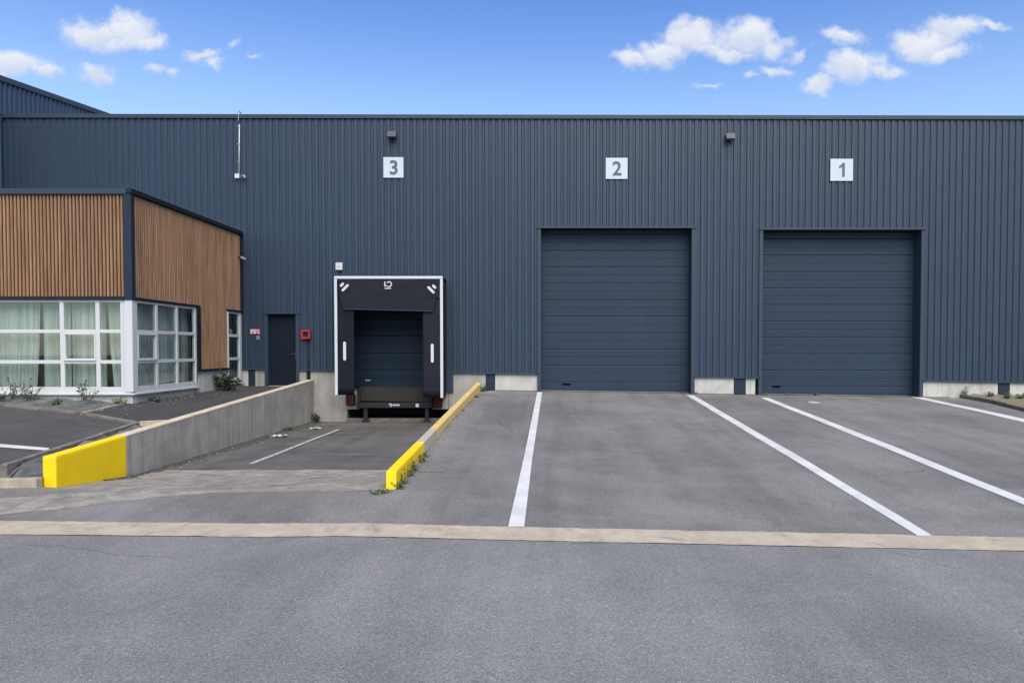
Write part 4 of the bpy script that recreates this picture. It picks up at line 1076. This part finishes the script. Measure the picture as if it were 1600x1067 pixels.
for px in (1196, 1232, 1275): 
    q = onG(px, 617.5); plant('weed', 'tiny weed at the foot of the door numbered 1', 'weed', q, .08, .10, 10, 8, .045, ['leaf', 'leaf_light'], 'weeds under door 1')
for px in (1068, 1086):
    q = onG(px, 616); plant('weed', 'tiny weed beside the corner of the door numbered 2', 'weed', q, .08, .10, 10, 8, .045, ['leaf', 'leaf_light'], 'weeds by door 2')
q = onG(1492, 619); plant('weed', 'thin dry weed against the plinth right of the last door', 'weed', (q.x, 21.4, q.z), .42, .12, 8, 9, .06, ['leaf_dry', 'leaf'])
for k in range(14):
    xx = 12.7+k*.30+random.random()*.2; yy = 20.5+random.random()*.8
    if xx > 13.6: yy = 19.6+random.random()*1.6
    plant('weed', 'small tuft in the straw-coloured bed by the right-hand plinth', 'weed', (xx, yy, zyard(xx, yy)+.10), .16, .15, 16, 9, .06, ['leaf_light', 'leaf_dry'], 'tufts in the dry bed')
def scrap(label, p, s, seed, grp=None):
    rnd = random.Random(seed); vs = []; fs = []; n = 5
    for i in range(n+1):
        for k in range(n+1):
            vs.append((p.x+(i/n-.5)*s*1.6+rnd.uniform(-.1, .1)*s, p.y+(k/n-.5)*s+rnd.uniform(-.1, .1)*s, p.z+.012+rnd.random()*s*.22))
    for i in range(n):
        for k in range(n): a = i*(n+1)+k; fs.append((a, a+1, a+n+2, a+n+1))
    o = MB().add(vs, fs).build('paper_scrap', 'litter', None)
    md = o.modifiers.new('solid', 'SOLIDIFY'); md.thickness = .003
    tag(o, label, 'litter', grp)
scrap('crumpled white paper scrap lying near the foot of the ramp wall', onR(437, 682.5), .22, 1)
scrap('flat white paper scrap on the ramp beyond the worn white line', onR(493, 670.5), .17, 2)
pc = onG(1273, 629); rnd = random.Random(9); n = 18
pp = [(pc.x+.22*math.cos(k/n*6.283)*rnd.uniform(.5, 1.1), pc.y+.32*math.sin(k/n*6.283)*rnd.uniform(.4, 1.1)) for k in range(n)]
pm = MB().add([(x, y, zyard(x, y)+.008) for x, y in pp], [tuple(range(n))]); sheet('paint_patch', pm, 'line_worn')
# loose grit: tiny stones nobody could count
gr = MB(); rnd = random.Random(4)
def stone(p, s):
    vs = [(p.x+rnd.uniform(-1, 1)*s*.3+dx*s, p.y+dy*s, p.z+dz*s) for dx, dy, dz in ((1, 0, .2), (-.5, .8, .2), (-.5, -.8, .2), (0, 0, .9), (0, 0, -.3))]
    gr.add(vs, [(0, 1, 3), (1, 2, 3), (2, 0, 3), (1, 0, 4), (2, 1, 4), (0, 2, 4)])
for k in range(60): q = onG(rnd.gauss(580, 26), rnd.gauss(782, 7)); stone(q, rnd.uniform(.004, .013))
for k in range(230):
    y = rnd.uniform(10.5, 21.3); xq = XWL1+.02+abs(rnd.gauss(0, .22)); stone(Vector((xq, y, zramp(xq, y))), rnd.uniform(.006, .022))
for k in range(260): q = onG(rnd.uniform(0, 1600), rnd.uniform(870, 1067)); stone(Vector((q.x, q.y, near[0].z*0+zyard(q.x, 7.3)-.02*(7.3-q.y))), rnd.uniform(.003, .008))
for k in range(110):
    y = rnd.uniform(13.6, 21.3); xq = XA+.05+abs(rnd.gauss(0, .25)); f_ = (xq-XA)/(XWL0-XA); stone(Vector((xq, y, zan(y)*(1-f_)+zwl(y)*f_)), rnd.uniform(.006, .018))
for k in range(240):
    xq = rnd.uniform(-1.6, 12); stone(Vector((xq, 21.5-abs(rnd.gauss(0, .12)), zyard(xq, 21.4))), rnd.uniform(.006, .018))
o = gr.build('grit', 'grit'); o['kind'] = 'stuff'; o['label'] = 'pale loose grit and chippings scattered on the asphalt'
